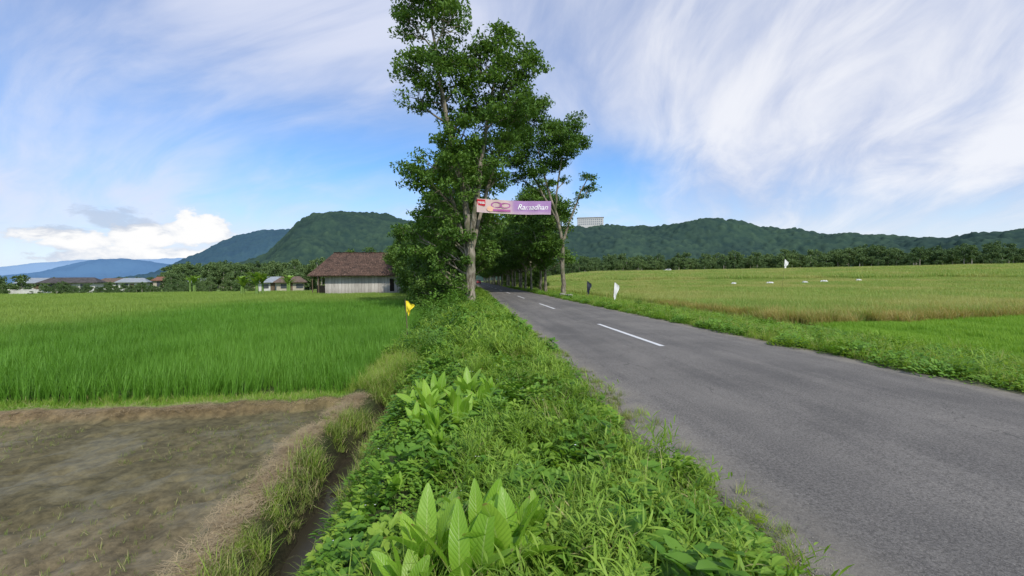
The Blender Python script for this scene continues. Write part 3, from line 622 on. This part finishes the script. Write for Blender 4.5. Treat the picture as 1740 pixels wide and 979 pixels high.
belts([(-56,-43.2,135,160,55,.35,.62),(-43,-33,175,230,170,.22,.42),(-42,-33,128,150,50,.14,.28),(-43,-30,105,122,60,.10,.22),(-33.5,-20,190,260,230,.55,.95),(-33,-20,150,190,70,.4,.75),(-30,-8,280,420,300,.9,1.3),(-24,-18,105,140,22,.5,.8),(-33,-21,112,135,50,.15,.42)],'green trees around the village behind the rice')
# ------------------------------------------------------------------ hills
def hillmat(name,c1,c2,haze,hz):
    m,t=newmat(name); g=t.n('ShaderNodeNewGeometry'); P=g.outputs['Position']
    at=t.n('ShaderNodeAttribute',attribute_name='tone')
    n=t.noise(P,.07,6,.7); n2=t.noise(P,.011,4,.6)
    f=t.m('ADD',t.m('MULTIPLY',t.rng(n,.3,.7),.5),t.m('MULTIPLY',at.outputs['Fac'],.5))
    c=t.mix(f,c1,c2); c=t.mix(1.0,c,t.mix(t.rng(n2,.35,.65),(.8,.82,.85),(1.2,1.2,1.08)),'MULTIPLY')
    c=t.mix(haze,c,hz); finish(t,c,.95,.02); return m  # distance haze painted into the base colour as a bluish tint
def hill(name,tab,r0,rc,r1,naz,nr,cell,bh,mat,seed,amp,rg=.5,drop=0):
    tab=np.array(tab,float); az=np.linspace(tab[0,0],tab[-1,0],naz); H=np.interp(az,tab[:,0],tab[:,1])-drop
    H=np.convolve(np.pad(H,4,'edge'),np.ones(9)/9,'valid')
    rv=np.concatenate([np.linspace(r0,rc,int(nr*.8),endpoint=False),np.linspace(rc,r1,nr-int(nr*.8))])
    A,RR=np.meshgrid(az,rv); Hh=np.broadcast_to(H,A.shape)
    x=RR*np.sin(np.radians(A)); y=RR*np.cos(np.radians(A))
    tt=(RR-r0)/(rc-r0)
    rdg=(vnoise(x,y,(rc-r0)*.35,seed)-.5)*rg+(vnoise(x,y,(rc-r0)*.14,seed+1)-.5)*rg*.4
    up=np.clip(tt,0,1)
    s=np.where(tt<=1,ss(0,1,np.clip(up+rdg*np.sin(np.pi*up),0,1)),1-.5*ss(1,2.5,tt))
    Z=-3+(Hh+3)*s+(vnoise(x,y,rc*.03,seed+3)-.5)*amp*s
    d,hv=worley(x,y,cell,seed); bump=np.sqrt(np.clip(1-(d/.8)**2,0,1))*bh*(.4+1.1*hv**2)
    d2,hv2=worley(x,y,cell*.45,seed+9); bump=bump+np.sqrt(np.clip(1-(d2/.8)**2,0,1))*bh*.35
    Z=Z+bump*ss(0,.08,tt)
    V=np.stack([x,y,Z],-1).reshape(-1,3); n1=len(az)
    i=np.arange(n1-1)[None,:]+n1*np.arange(len(rv)-1)[:,None]
    F=np.stack([i,i+1,i+n1+1,i+n1],-1).reshape(-1,4)
    me=np_mesh(name,V,F,[mat],smooth=True)
    ta=me.attributes.new('tone','FLOAT','POINT'); ta.data.foreach_set('value',np.clip(bump/bh*.5+hv*.3-.1,0,1).astype(np.float32).ravel())
    obj(name,me,kind='structure')
hm1=hillmat('hazed_hill_forest',(.011,.027,.015),(.048,.080,.034),.18,(.065,.12,.18))
hm2=hillmat('hazed_mountain_forest',(.014,.035,.026),(.045,.08,.05),.5,(.06,.125,.21))
hm3=hillmat('hazed_far_mountain',(.05,.09,.10),(.08,.13,.14),.85,(.095,.19,.33))
hm4=hillmat('hazed_farthest_mountain',(.1,.15,.2),(.12,.18,.22),.9,(.22,.34,.50))
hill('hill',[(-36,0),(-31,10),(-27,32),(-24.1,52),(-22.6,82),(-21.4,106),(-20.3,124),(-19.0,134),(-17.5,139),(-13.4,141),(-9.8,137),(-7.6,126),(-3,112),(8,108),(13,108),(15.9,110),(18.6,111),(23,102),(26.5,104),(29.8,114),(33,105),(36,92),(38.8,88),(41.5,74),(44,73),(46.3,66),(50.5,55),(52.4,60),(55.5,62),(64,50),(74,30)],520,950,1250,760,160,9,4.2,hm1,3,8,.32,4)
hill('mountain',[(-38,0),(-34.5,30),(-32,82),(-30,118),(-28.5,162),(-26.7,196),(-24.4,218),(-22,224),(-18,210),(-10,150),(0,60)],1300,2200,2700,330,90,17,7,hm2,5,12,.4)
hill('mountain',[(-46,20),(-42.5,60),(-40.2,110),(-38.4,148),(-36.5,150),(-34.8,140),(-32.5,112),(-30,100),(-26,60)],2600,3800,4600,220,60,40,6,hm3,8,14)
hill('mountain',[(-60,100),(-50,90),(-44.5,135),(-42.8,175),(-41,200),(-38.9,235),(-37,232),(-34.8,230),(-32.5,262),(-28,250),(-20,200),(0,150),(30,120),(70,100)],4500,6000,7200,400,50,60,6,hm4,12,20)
# ------------------------------------------------------------------ buildings
tileM,t=newmat('roof_tiles'); tc=t.n('ShaderNodeTexCoord'); sp=t.n('ShaderNodeSeparateXYZ'); t.l(tc.outputs['Object'],sp.inputs[0])
wv=t.m('SINE',t.m('MULTIPLY',sp.outputs[0],26.0)); wz=t.m('FRACT',t.m('MULTIPLY',sp.outputs[2],4.0))
n=t.noise(tc.outputs['Object'],1.2,5,.7); n2=t.noise(tc.outputs['Object'],5,4,.85)
c=t.mix(t.rng(n,.3,.7),(.062,.044,.036),(.145,.090,.068)); c=t.mix(t.rng(n2,.52,.68),c,(.32,.215,.165)); c=t.mix(t.rng(n2,.35,.45,1,0),c,(.035,.03,.026)); c=t.mix(t.rng(wz,.0,.25,.7,0),c,(.03,.022,.018))
finish(t,c,.9,.1,normal=t.bump(t.m('ADD',wv,t.m('MULTIPLY',wz,2.0)),.8,.05))
plankM,t=newmat('weathered_planks'); tc=t.n('ShaderNodeTexCoord'); sp=t.n('ShaderNodeSeparateXYZ'); t.l(tc.outputs['Object'],sp.inputs[0])
bi=t.m('FLOOR',t.m('MULTIPLY',sp.outputs[0],2.2)); wn_=t.n('ShaderNodeTexWhiteNoise',noise_dimensions='1D'); t.l(bi,wn_.inputs['W'])
fx=t.m('FRACT',t.m('MULTIPLY',sp.outputs[0],2.2)); n=t.noise(t.scale(tc.outputs['Object'],(4.5,1,.5)),2,4,.7)
c=t.mix(t.m('ADD',t.m('MULTIPLY',t.rng(n,.3,.7),.5),t.m('MULTIPLY',wn_.outputs['Value'],.5)),(.34,.32,.285),(.66,.63,.57)); c=t.mix(t.rng(fx,.0,.14,.85,0),c,(.10,.09,.075))
c=t.mix(t.rng(sp.outputs[2],1.0,.1,0,.4),c,(.20,.17,.13)); finish(t,c,.9,.1)
darkM=plain('dark_opening',(.03,.026,.02),.9,.1); woodM=plain('old_wood',(.14,.105,.07),.85,.15,.3,6)
concM=plain('concrete',(.34,.33,.30),.9,.15,.25,4,bump=.3)
def roofmesh(x0,x1,y0,y1,z0,rx0,rx1,ym,zr,mat,th=.12):
    a=Acc()
    for dz in (0,-th):
        V=[(x0,y0,z0+dz),(x1,y0,z0+dz),(x1,y1,z0+dz),(x0,y1,z0+dz),(rx0,ym,zr+dz),(rx1,ym,zr+dz)]
        a.add(V,[(0,1,5,4),(2,3,4,5)]); a.add(V+[((x0+rx0)/2,(y0+ym)/2,(z0+zr)/2+dz),((x1+rx1)/2,(y0+ym)/2,(z0+zr)/2+dz)],[(3,0,6,4),(1,2,5,7)])
    a.add([(x0,y0,z0),(x1,y0,z0),(x1,y1,z0),(x0,y1,z0),(x0,y0,z0-th),(x1,y0,z0-th),(x1,y1,z0-th),(x0,y1,z0-th)],[(0,4,5,1),(1,5,6,2),(2,6,7,3),(3,7,4,0)])
    return a.mesh('roof',[mat])
hx,hy=-16.7,70; hzv=-.4
H=thing('wooden_house','old wooden house with brown clay tile roof and pale plank walls','house',(hx,hy,hzv),(0,0,R(4))); H.scale=(1.1,1.06,1.06)
a=Acc(); a.box(-5.4,5.0,0,.12,.1,2.75); a.box(-5.4,-5.28,.12,7,.1,2.75); a.box(4.88,5.0,.12,7,.1,2.75); a.box(-5.4,5,7,7.12,.1,2.75)
obj('wall',a.mesh('wall',[plankM]),parent=H)
a=Acc(); a.box(-5.6,5.2,-.2,7.3,-.3,.1); obj('foundation',a.mesh('foundation',[concM]),parent=H)
rf=obj('roof',roofmesh(-7.5,7.1,-1.1,8.3,2.75,-4.9,5.6,3.6,6.3,tileM),parent=H)
a=Acc()
for k in range(23):
    x0=-4.95+k*.46; a.box(x0,x0+.42,3.48,3.72,6.27,6.40+.03*math.sin(k*2.3))
obj('roof_ridge',a.mesh('roof_ridge',[tileM]),parent=rf)
a=Acc(); a.box(3.5,4.1,-.03,-.004,.3,2.2); obj('door',a.mesh('door',[darkM]),parent=H)
for px_,py_ in((-6.9,-.7),(-6.9,3),(6.6,-.7),(6.6,3.2),(5.8,-.7),(-6.1,-.7)):
    V,F=tube([(px_,py_,-.3),(px_,py_,1.2),(px_,py_,2.72)],[.07,.07,.06],6); a=Acc(); a.add(V,F); obj('post',a.mesh('post',[woodM]),parent=H)
a=Acc(); a.box(-6.9,-5.6,1.5,1.6,0,1.3); obj('partition',a.mesh('partition',[woodM]),parent=H)
a=Acc(); a.box(5.2,6.5,2.5,2.6,0,1.8); obj('partition',a.mesh('partition',[woodM]),parent=H)
def wallm(n,c): return plain(n,c,.85,.15,.12,1.5)
wm_={'white':wallm('white_plaster',(.55,.55,.52)),'cream':wallm('cream_plaster',(.42,.38,.30)),'grey':wallm('grey_plaster',(.28,.28,.26))}
rfm={'terracotta':plain('terracotta_roof',(.22,.11,.075),.85,.1,.3,2),'dark':plain('dark_roof',(.085,.078,.075),.85,.1,.3,2),'brown':plain('brown_roof',(.15,.11,.085),.85,.1,.3,2),'zinc':plain('zinc_roof',(.28,.31,.33),.6,.3,.15,2)}
winM=plain('window_glass',(.06,.07,.08),.2,.5,.1)
def village(az,d,w,dp,h,wc,rc,rot,rh=1.2):
    x_,y_=polar(az,d); e=thing('village_house',f'{wc} single-storey house with {rc} roof at the field edge','house',(x_,y_,gz1(x_,y_)-.1),(0,0,R(rot-az*.6)))
    a=Acc(); a.box(-w/2,w/2,0,dp,0,h); obj('wall',a.mesh('wall',[wm_[wc]]),parent=e)
    obj('roof',roofmesh(-w/2-.6,w/2+.6,-.8,dp+.8,h+.02,-w/2+.8,w/2-.8,dp/2,h+rh,rfm[rc]),parent=e)
    a=Acc(); a.box(-.45,.45,-.05,-.01,.05,min(2.05,h-.1)); obj('door',a.mesh('door',[woodM]),parent=e)
    for x0 in(-w*.35,w*.22):
        a=Acc(); a.box(x0,x0+1.3,-.05,-.01,.9,h-.4); obj('window',a.mesh('window',[winM]),parent=e)
for v in [(-42.4,150,6,6,2.5,'white','zinc',5),(-40.4,142,9,6,2.5,'white','dark',0),(-37.6,175,6,6,2.6,'white','brown',-5),(-36.0,162,6,6,2.5,'white','zinc',4),(-33.4,175,6,7,3.0,'cream','terracotta',8),(-30.6,160,6,5,2.4,'white','zinc',0),(-23.6,104,6,5,2.2,'white','zinc',0),(-21.8,100,5,5,2.2,'cream','brown',5)]:
    village(*v)
x_,y_=polar(-42.5,138); a=Acc(); a.box(-4,4,0,.2,-.3,.9); a.box(-4.1,4.1,-.05,.25,.9,1.0)
for q in range(5): a.box(-4+q*2-.15,-4+q*2+.15,-.08,-.0,-.3,1.1)
thing('boundary_wall','low pale plastered wall at the paddy edge','wall',(x_,y_,gz1(x_,y_)),(0,0,R(20)),me=a.mesh('boundary_wall',[wm_['white']]))
x_,y_=polar(15.9,925); e=thing('hotel_building','long white multi-storey building on the forested ridge','building',(x_,y_,99),(0,0,R(-12)))
a=Acc(); a.box(-27,27,0,14,0,31); obj('wall',a.mesh('wall',[wm_['white']]),parent=e)
a=Acc(); a.box(-28,28,-1,15,31.01,32.4); obj('roof',a.mesh('roof',[concM]),parent=e)
hotw=plain('hotel_window',(.22,.25,.28),.4,.4,.1)
for fl in range(3):
    for q in range(12):
        a=Acc(); x0=-25+q*4.25; a.box(x0,x0+2.6,-.25,-.05,17+fl*4.6,19.2+fl*4.6)
        obj('window',a.mesh('window',[hotw]),parent=e)
# ------------------------------------------------------------------ banner
def flatmat(n,c): return plain(n,c,.6,.2,.08,2)
purple,t=newmat('banner_print'); tc=t.n('ShaderNodeTexCoord'); sp=t.n('ShaderNodeSeparateXYZ'); t.l(tc.outputs['Object'],sp.inputs[0])
n=t.noise(tc.outputs['Object'],1.5,3)
f=t.rng(t.m('ADD',sp.outputs[0],t.m('MULTIPLY',n,.6)),2.5,3.2)
c=t.mix(f,(.80,.60,.58),(.50,.29,.60)); c=t.mix(t.rng(sp.outputs[2],-.1,.3,.6,0),c,(.80,.62,.66))
finish(t,c,.6,.2,transl=.25)
BS=.83
B=thing('street_banner','pale pink and mauve printed banner strung across the road between trees','banner',(.42,26.5,5.80),(0,R(1.6),0)); B.scale=(BS,BS,BS)
def bw(x,z): return .05*math.sin(x*2.2)+.03*math.sin(x*5+z*3), -.07*math.sin(math.pi*x/5.6)
def sheet(x0,x1,z0,z1,off,mat,name,n=30,parent=None):
    V=[]
    for q in range(n+1):
        xx=x0+(x1-x0)*q/n
        for zz in (z0,z1):
            dy,dz=bw(xx,zz); V.append((xx,dy-off,zz+dz))
    F=[(2*q,2*q+2,2*q+3,2*q+1) for q in range(n)]
    a=Acc(); a.add(V,F); return obj(name,a.mesh(name,[mat]),parent=parent)
cloth=sheet(0,5.55,0,1.0,0,purple,'cloth',50,B)
red=flatmat('red_print',(.55,.03,.05)); white=flatmat('white_print',(.85,.85,.85)); plum=flatmat('plum_print',(.42,.12,.32)); orange=flatmat('orange_print',(.72,.45,.3))
def txt(s,size,x,z,mat,par,off=.09,shear=.3,bold=.006,width=None):
    cu=bpy.data.curves.new('lettering','FONT'); cu.body=s; cu.size=size; cu.shear=shear; cu.offset=bold
    o=bpy.data.objects.new('tmp',cu); link(o); bpy.context.view_layer.update()
    dg=bpy.context.evaluated_depsgraph_get(); me=bpy.data.meshes.new_from_object(o.evaluated_get(dg)); bpy.data.objects.remove(o)
    me.materials.clear(); me.materials.append(mat)
    f=1.0
    if width:
        xs_=[v.co.x for v in me.vertices]; f=width/(max(xs_)-min(xs_))
    for v in me.vertices:
        xx=v.co.x*f+x; zz=v.co.y+z; dy,dz=bw(xx,zz); v.co=(xx,dy-off,zz+dz)
    return obj('lettering',me,parent=par)
txt('Ramadhan',.56,3.0,.36,white,cloth,.03,.35,.004,2.28)
lg=sheet(.0,.62,.5,.95,.025,red,'logo',10,cloth); txt('ress',.32,.05,.64,white,lg,.04,0,.006,.5)
def disc(x,z,rx,rz,off,mat,name,r_in=.01):
    V=[];n=20
    for q in range(n):
        an=q/n*6.283; 
        for s_ in(r_in,1):
            xx=x+rx*math.cos(an)*s_;zz=z+rz*math.sin(an)*s_;dy,dz=bw(xx,zz);V.append((xx,dy-off,zz+dz))
    a=Acc(); a.add(V,[(2*q,2*q+1,(2*q+3)%(2*n),(2*q+2)%(2*n)) for q in range(n)]); return obj(name,a.mesh(name,[mat]),parent=cloth)
disc(2.1,.6,.42,.2,.03,plum,'printed_ring',.72); disc(1.45,.62,.42,.22,.03,plum,'printed_ring',.72); disc(1.0,.3,.26,.2,.04,orange,'printed_dish')
sheet(1.2,2.5,.14,.3,.05,plum,'printed_strip',10,cloth)
ropeM=plain('rope',(.25,.22,.18),.9)
for p0,p1 in [((-.02,0,.98),(-.5,.45,1.15)),((-.02,0,.03),(-.5,.45,-.1)),((5.57,0,.98),(11.2,22,1.9)),((5.57,0,.03),(11.2,22,.7))]:
    p0=np.array(p0);p1=np.array(p1); tt=np.linspace(0,1,9)[:,None]; pth=p0+(p1-p0)*tt; pth[:,2]-=.15*np.sin(np.pi*tt[:,0]); V,F=tube(pth,[.012]*9,5); a=Acc(); a.add(V,F); obj('rope',a.mesh('rope',[ropeM]),parent=B)
# ------------------------------------------------------------------ flags
def flag(x_,y_,h,fw,fh,mat,label,lean=.0,wav=1.0,cat='flag',rz=0,pr=.018):
    e=thing('field_flag',label,cat,(x_,y_,gz1(x_,y_)),(0,lean,R(rz)))
    V,F=tube([(0,0,-.2),(.01,0,h*.5),(0,0,h)],[pr,pr*.9,pr*.6],6); a=Acc(); a.add(V,F); obj('pole',a.mesh('pole',[woodM]),parent=e)
    V=[];nx_=8;nz_=12
    for j in range(nz_+1):
        for q in range(nx_+1):
            u=q/nx_;v=j/nz_; wd=fw*(.30+.70*(1-v)**.7*(.75+.3*math.sin(v*7)))
            V.append((.02+u*wd,.06*wav*math.sin(u*7+v*4)*u+.05*math.sin(v*9)*u,h-.03-v*fh-.55*u*fw*wav-.05*math.sin(u*9+2)*(.3+v)))
    a=Acc(); a.add(V,[(j*(nx_+1)+q,j*(nx_+1)+q+1,(j+1)*(nx_+1)+q+1,(j+1)*(nx_+1)+q) for j in range(nz_) for q in range(nx_)])
    obj('cloth',a.mesh('cloth',[mat],True),parent=e)
yel=plain('yellow_cloth',(.85,.68,.04),.7,.2,.1); drk=plain('dark_plastic',(.02,.025,.04),.45,.4,.2)
flag(-2.05,14.2,1.45,.28,.36,yel,'small yellow flag on a thin stick at the rice edge',-.05)
flag(10.3,30.5,1.85,.45,1.05,whiteP,'ragged white cloth flag hanging on a stick by the road',.08)
flag(10.6,38.5,1.9,.5,1.0,drk,'dark plastic sheet tied to a stick in the grass')
x_,y_=polar(37.6,62); flag(x_,y_,4.3,.65,.8,whiteP,'white bird-scaring flag on a tall pole in rice',.1,pr=.01)
def sheetlump(seed,w,h):
    r=np.random.default_rng(seed); n=14; V=[]
    for j in range(n+1):
        for q in range(n+1):
            u=q/n*2-1;v=j/n*2-1; e_=max(0,1-(u*u)**1.2)*max(0,1-(v*v)**1.2)
            V.append((u*w/2*(1+.1*math.sin(v*4+seed)),v*.5,h*e_**.6*(.6+.4*math.sin(u*5+seed)**2)+r.normal(0,.02)))
    a=Acc(); a.add(V,[(j*(n+1)+q,j*(n+1)+q+1,(j+1)*(n+1)+q+1,(j+1)*(n+1)+q) for j in range(n) for q in range(n)]); return a.mesh('plastic_sheet',[greyP],True)
sl=[sheetlump(1,.9,.30),sheetlump(2,1.2,.30)]
for kk,(az,d) in enumerate([(32.8,92),(36.5,95),(39.8,98),(41.5,104),(44.4,110)]):
    x_,y_=polar(az,d); z_=gz1(x_,y_)+.50; thing('plastic_sheet','crumpled white plastic sheet lying on ripening rice','plastic sheet',(x_,y_,z_),(0,0,-R(az)+.3*math.sin(kk*4)),'white sheets in the rice field',sl[kk%2])
a=Acc(); a.box(-.15,.15,-1.6,1.6,-.3,.28); a.box(-.2,.2,-1.7,-1.35,-.3,.36); a.box(-.2,.2,1.35,1.7,-.3,.36)
thing('culvert_wall','low grey concrete culvert wall at the road edge','wall',(8.3,37,0),(0,0,0),me=a.mesh('culvert_wall',[concM]))
# ------------------------------------------------------------------ cars
tyre=plain('tyre_rubber',(.02,.02,.02),.9); glassM=plain('car_glass',(.02,.025,.03),.1,.6,.1); lampM=plain('lamp_red',(.5,.02,.02),.3,.5)
def car(x_,y_,rot,paint,label,z_):
    e=thing('parked_car' if rot else 'car',label,'car',(x_,y_,z_),(0,0,rot))
    prof=[(-2.05,.35),(-2.08,.75),(-1.95,1.0),(-1.5,1.45),(.2,1.48),(.95,1.0),(1.9,.85),(2.05,.6),(2.0,.35)]
    a=Acc(); n=len(prof)
    ws=[.80 if z<1.2 else .66 for _,z in prof]; V=[(-w,y,z) for (y,z),w in zip(prof,ws)]+[(w,y,z) for (y,z),w in zip(prof,ws)]
    a.add(V,[(q,(q+1)%n,n+(q+1)%n,n+q) for q in range(n)])
    for off in(0,n):
        a.add(V,[(off+0,off+1,off+7,off+8),(off+1,off+2,off+6,off+7),(off+2,off+3,off+4,off+5)])
        a.add([V[off+2],V[off+5],V[off+6],((V[off+2][0]),0,.9)],[(0,1,2,3)])
    obj('body',a.mesh('body',[paint]),parent=e)
    a=Acc(); a.add([(-.62,-1.96,1.03),(.62,-1.96,1.03),(.56,-1.56,1.43),(-.56,-1.56,1.43)],[(0,1,2,3)]); obj('rear_window',a.mesh('rear_window',[glassM]),parent=e)
    for s in(-1,1):
        a=Acc(); a.add([(s*.79,-1.6,1.05),(s*.79,.75,1.05),(s*.70,.15,1.4),(s*.70,-1.35,1.4)],[(0,1,2,3)]); obj('side_window',a.mesh('side_window',[glassM]),parent=e)
        a=Acc(); a.box(s*.66-.1,s*.66+.1,-2.12,-2.06,.75,.95); obj('tail_light',a.mesh('tail_light',[lampM]),parent=e)
        for yw in(-1.3,1.3):
            V,F=tube([(s*.62,yw,.32),(s*.64,yw,.32),(s*.82,yw,.32),(s*.83,yw,.32)],[.02,.32,.32,.02],14); a=Acc(); a.add(V,F); obj('wheel',a.mesh('wheel',[tyre]),parent=e)
car(3.1,165,0,plain('red_paint',(.25,.03,.03),.3,.5),'small red car driving away along the road',.03)
x_,y_=polar(25.4,262); car(x_,y_,1.3,plain('white_paint',(.7,.7,.7),.3,.5),'white car stopped beyond the rice field',gz1(x_,y_)+.5)
# ------------------------------------------------------------------ world
Wd=bpy.data.worlds.new('World'); S.world=Wd; Wd.use_nodes=True; Wd.node_tree.nodes.clear(); t=NT(Wd.node_tree)
SUN_AZ,SUN_EL=158,44
sky=t.n('ShaderNodeTexSky',sky_type='NISHITA'); sky.sun_disc=False; sky.sun_elevation=R(SUN_EL); sky.sun_rotation=R(SUN_AZ); sky.air_density=1.0; sky.dust_density=.5; sky.ozone_density=2.0
tc=t.n('ShaderNodeTexCoord'); D=tc.outputs['Generated']; sp=t.n('ShaderNodeSeparateXYZ'); t.l(D,sp.inputs[0]); X,Y,Z=sp.outputs
az=t.m('MULTIPLY',t.m('ARCTAN2',X,Y),57.2958); el=t.m('MULTIPLY',t.m('ARCSINE',Z),57.2958)
zz=t.m('ADD',t.m('MAXIMUM',Z,0.0),.20)
px_=t.m('DIVIDE',X,zz); py_=t.m('DIVIDE',Y,zz)
def vec(a,b,c=0.0):
    q=t.n('ShaderNodeCombineXYZ'); t.put(q.inputs[0],a);t.put(q.inputs[1],b);t.put(q.inputs[2],c); return q.outputs[0]
wn=t.n('ShaderNodeSeparateColor'); t.l(t.noise(vec(px_,py_,3.3),.6,2,.4,out='Color'),wn.inputs[0])
wx=t.m('MULTIPLY',t.m('SUBTRACT',wn.outputs[0],.5),.75); wy=t.m('MULTIPLY',t.m('SUBTRACT',wn.outputs[1],.5),.75)
qx=t.m('ADD',px_,wx); qy=t.m('ADD',py_,wy)
def uv_(a0):
    ca,sa=math.cos(R(a0)),math.sin(R(a0))
    return t.m('ADD',t.m('MULTIPLY',qx,sa),t.m('MULTIPLY',qy,ca)),t.m('SUBTRACT',t.m('MULTIPLY',qx,ca),t.m('MULTIPLY',qy,sa))
u,v=uv_(24); u2,v2=uv_(-58)
side=t.rng(az,-14,12)
nR=t.noise(vec(t.m('MULTIPLY',u,.45),t.m('MULTIPLY',v,1.0),1.7),1.1,5,.55,.25)
nL=t.noise(vec(t.m('MULTIPLY',u2,.45),t.m('MULTIPLY',v2,1.2),4.7),1.0,5,.55,.25)
fR=t.noise(vec(t.m('MULTIPLY',u,.8),t.m('MULTIPLY',v,2.2),5.1),1.7,6,.6,.5)
fL=t.noise(vec(t.m('MULTIPLY',u2,.7),t.m('MULTIPLY',v2,2.4),8.1),1.7,6,.6,.5)
def mixf(f,a,b): return t.m('ADD',t.m('MULTIPLY',a,t.m('SUBTRACT',1.0,f)),t.m('MULTIPLY',b,f))
n1=mixf(side,nL,nR); n2=mixf(side,fL,fR)
n3=t.noise(vec(qx,qy,9.0),.6,3,.5,.3)
def gauss(ca_,sa_,ce_,se_):
    q=t.m('ADD',t.m('POWER',t.m('DIVIDE',t.m('SUBTRACT',az,ca_),sa_),2.0),t.m('POWER',t.m('DIVIDE',t.m('SUBTRACT',el,ce_),se_),2.0))
    return t.m('EXPONENT',t.m('MULTIPLY',q,-1.0))
base=t.m('ADD',t.m('MULTIPLY',n1,.60),t.m('MULTIPLY',n2,.26)); base=t.m('ADD',base,t.m('MULTIPLY',n3,.30))
base=t.m('SUBTRACT',base,t.m('MULTIPLY',gauss(-18,24,15,6),.20))
base=t.m('SUBTRACT',base,t.m('MULTIPLY',gauss(19,7,13,5),.20))
base=t.m('ADD',base,t.m('MULTIPLY',gauss(44,28,20,20),.17))
base=t.m('ADD',base,t.m('MULTIPLY',gauss(-34,30,31,10),.07))
base=t.m('ADD',base,t.m('MULTIPLY',gauss(10,25,40,14),.05))
cm=t.rng(base,.36,.78,0,.93)
cc=t.mix(t.rng(t.m('ADD',t.m('MULTIPLY',n2,.42),t.m('MULTIPLY',n1,.58)),.37,.63),(.54,.60,.79),(.92,.93,.98))
cc=t.mix(t.rng(az,-10,35,.42,0),cc,(.48,.57,.87))
cn=t.noise(vec(t.m('MULTIPLY',az,.20),t.m('MULTIPLY',el,.36),2.0),1.7,7,.6,.2)
cum=gauss
env=t.m('MAXIMUM',t.m('MAXIMUM',cum(-30.4,3.6,5.6,2.6),cum(-35.2,3.8,4.4,1.9)),t.m('MAXIMUM',cum(-40,4,4.0,1.6),t.m('MULTIPLY',cum(-34,11,2.9,1.2),.95)))
cs=t.m('ADD',t.m('MULTIPLY',cn,1.0),t.m('MULTIPLY',env,.68)); cmask=t.rng(cs,.80,.92)
cn2=t.noise(vec(t.m('MULTIPLY',az,.20),t.m('SUBTRACT',t.m('MULTIPLY',el,.36),.25),2.0),1.7,6,.6,.2)
lit=t.rng(t.m('SUBTRACT',t.m('ADD',cs,t.m('MULTIPLY',el,.03)),t.m('MULTIPLY',cn2,.75)),.42,.85)
ccum=t.mix(lit,(.60,.68,.82),(1.0,1.0,1.0))
dw=t.noise(vec(t.m('MULTIPLY',az,.25),t.m('MULTIPLY',el,.6),7.0),1.6,6,.6,.3)
dmask=t.m('MULTIPLY',t.rng(t.m('ADD',t.m('MULTIPLY',dw,.9),t.m('MULTIPLY',t.m('MAXIMUM',cum(-37.0,4,6.2,1.6),cum(-41,3,4.8,1.0)),.42)),.64,.84),.55)
skc=t.n('ShaderNodeVectorMath',operation='SCALE'); t.l(sky.outputs[0],skc.inputs[0]); skc.inputs['Scale'].default_value=.15
tint=t.mix(1.0,skc.outputs[0],(.74,1.02,1.30),'MULTIPLY')
hz=t.m('MULTIPLY',t.rng(el,0,13,1,0),.75)
c=t.mix(hz,tint,(.70,.85,.98))
c=t.mix(cm,c,cc)
c=t.mix(t.m('MULTIPLY',t.rng(el,0,9,1,0),.6),c,(.88,.93,.99))
c=t.mix(cmask,c,ccum); c=t.mix(dmask,c,(.45,.53,.68))
bg=t.n('ShaderNodeBackground'); t.l(c,bg.inputs[0]); bg.inputs[1].default_value=1.0
o=t.n('ShaderNodeOutputWorld'); t.l(bg.outputs[0],o.inputs[0])
sl_=bpy.data.lights.new('sun','SUN'); sl_.energy=3.4; sl_.angle=R(2.5); sl_.color=(1,.94,.84)
so=bpy.data.objects.new('sun',sl_); link(so)
dv=Vector((math.sin(R(SUN_AZ))*math.cos(R(SUN_EL)),math.cos(R(SUN_AZ))*math.cos(R(SUN_EL)),math.sin(R(SUN_EL))))
so.rotation_euler=dv.to_track_quat('Z','Y').to_euler(); so.location=dv*50
# ------------------------------------------------------------------ camera
cd=bpy.data.cameras.new('camera'); cd.sensor_width=36; cd.lens=36*730/1740; cd.clip_end=30000; cd.clip_start=.05
co=bpy.data.objects.new('camera',cd); link(co); co.location=(0,0,1.65)
M=Matrix.Rotation(R(-5.5),4,'Z')@Matrix.Rotation(R(90-1.15),4,'X')@Matrix.Rotation(R(-.5),4,'Z')
co.rotation_euler=M.to_euler()
S.camera=co
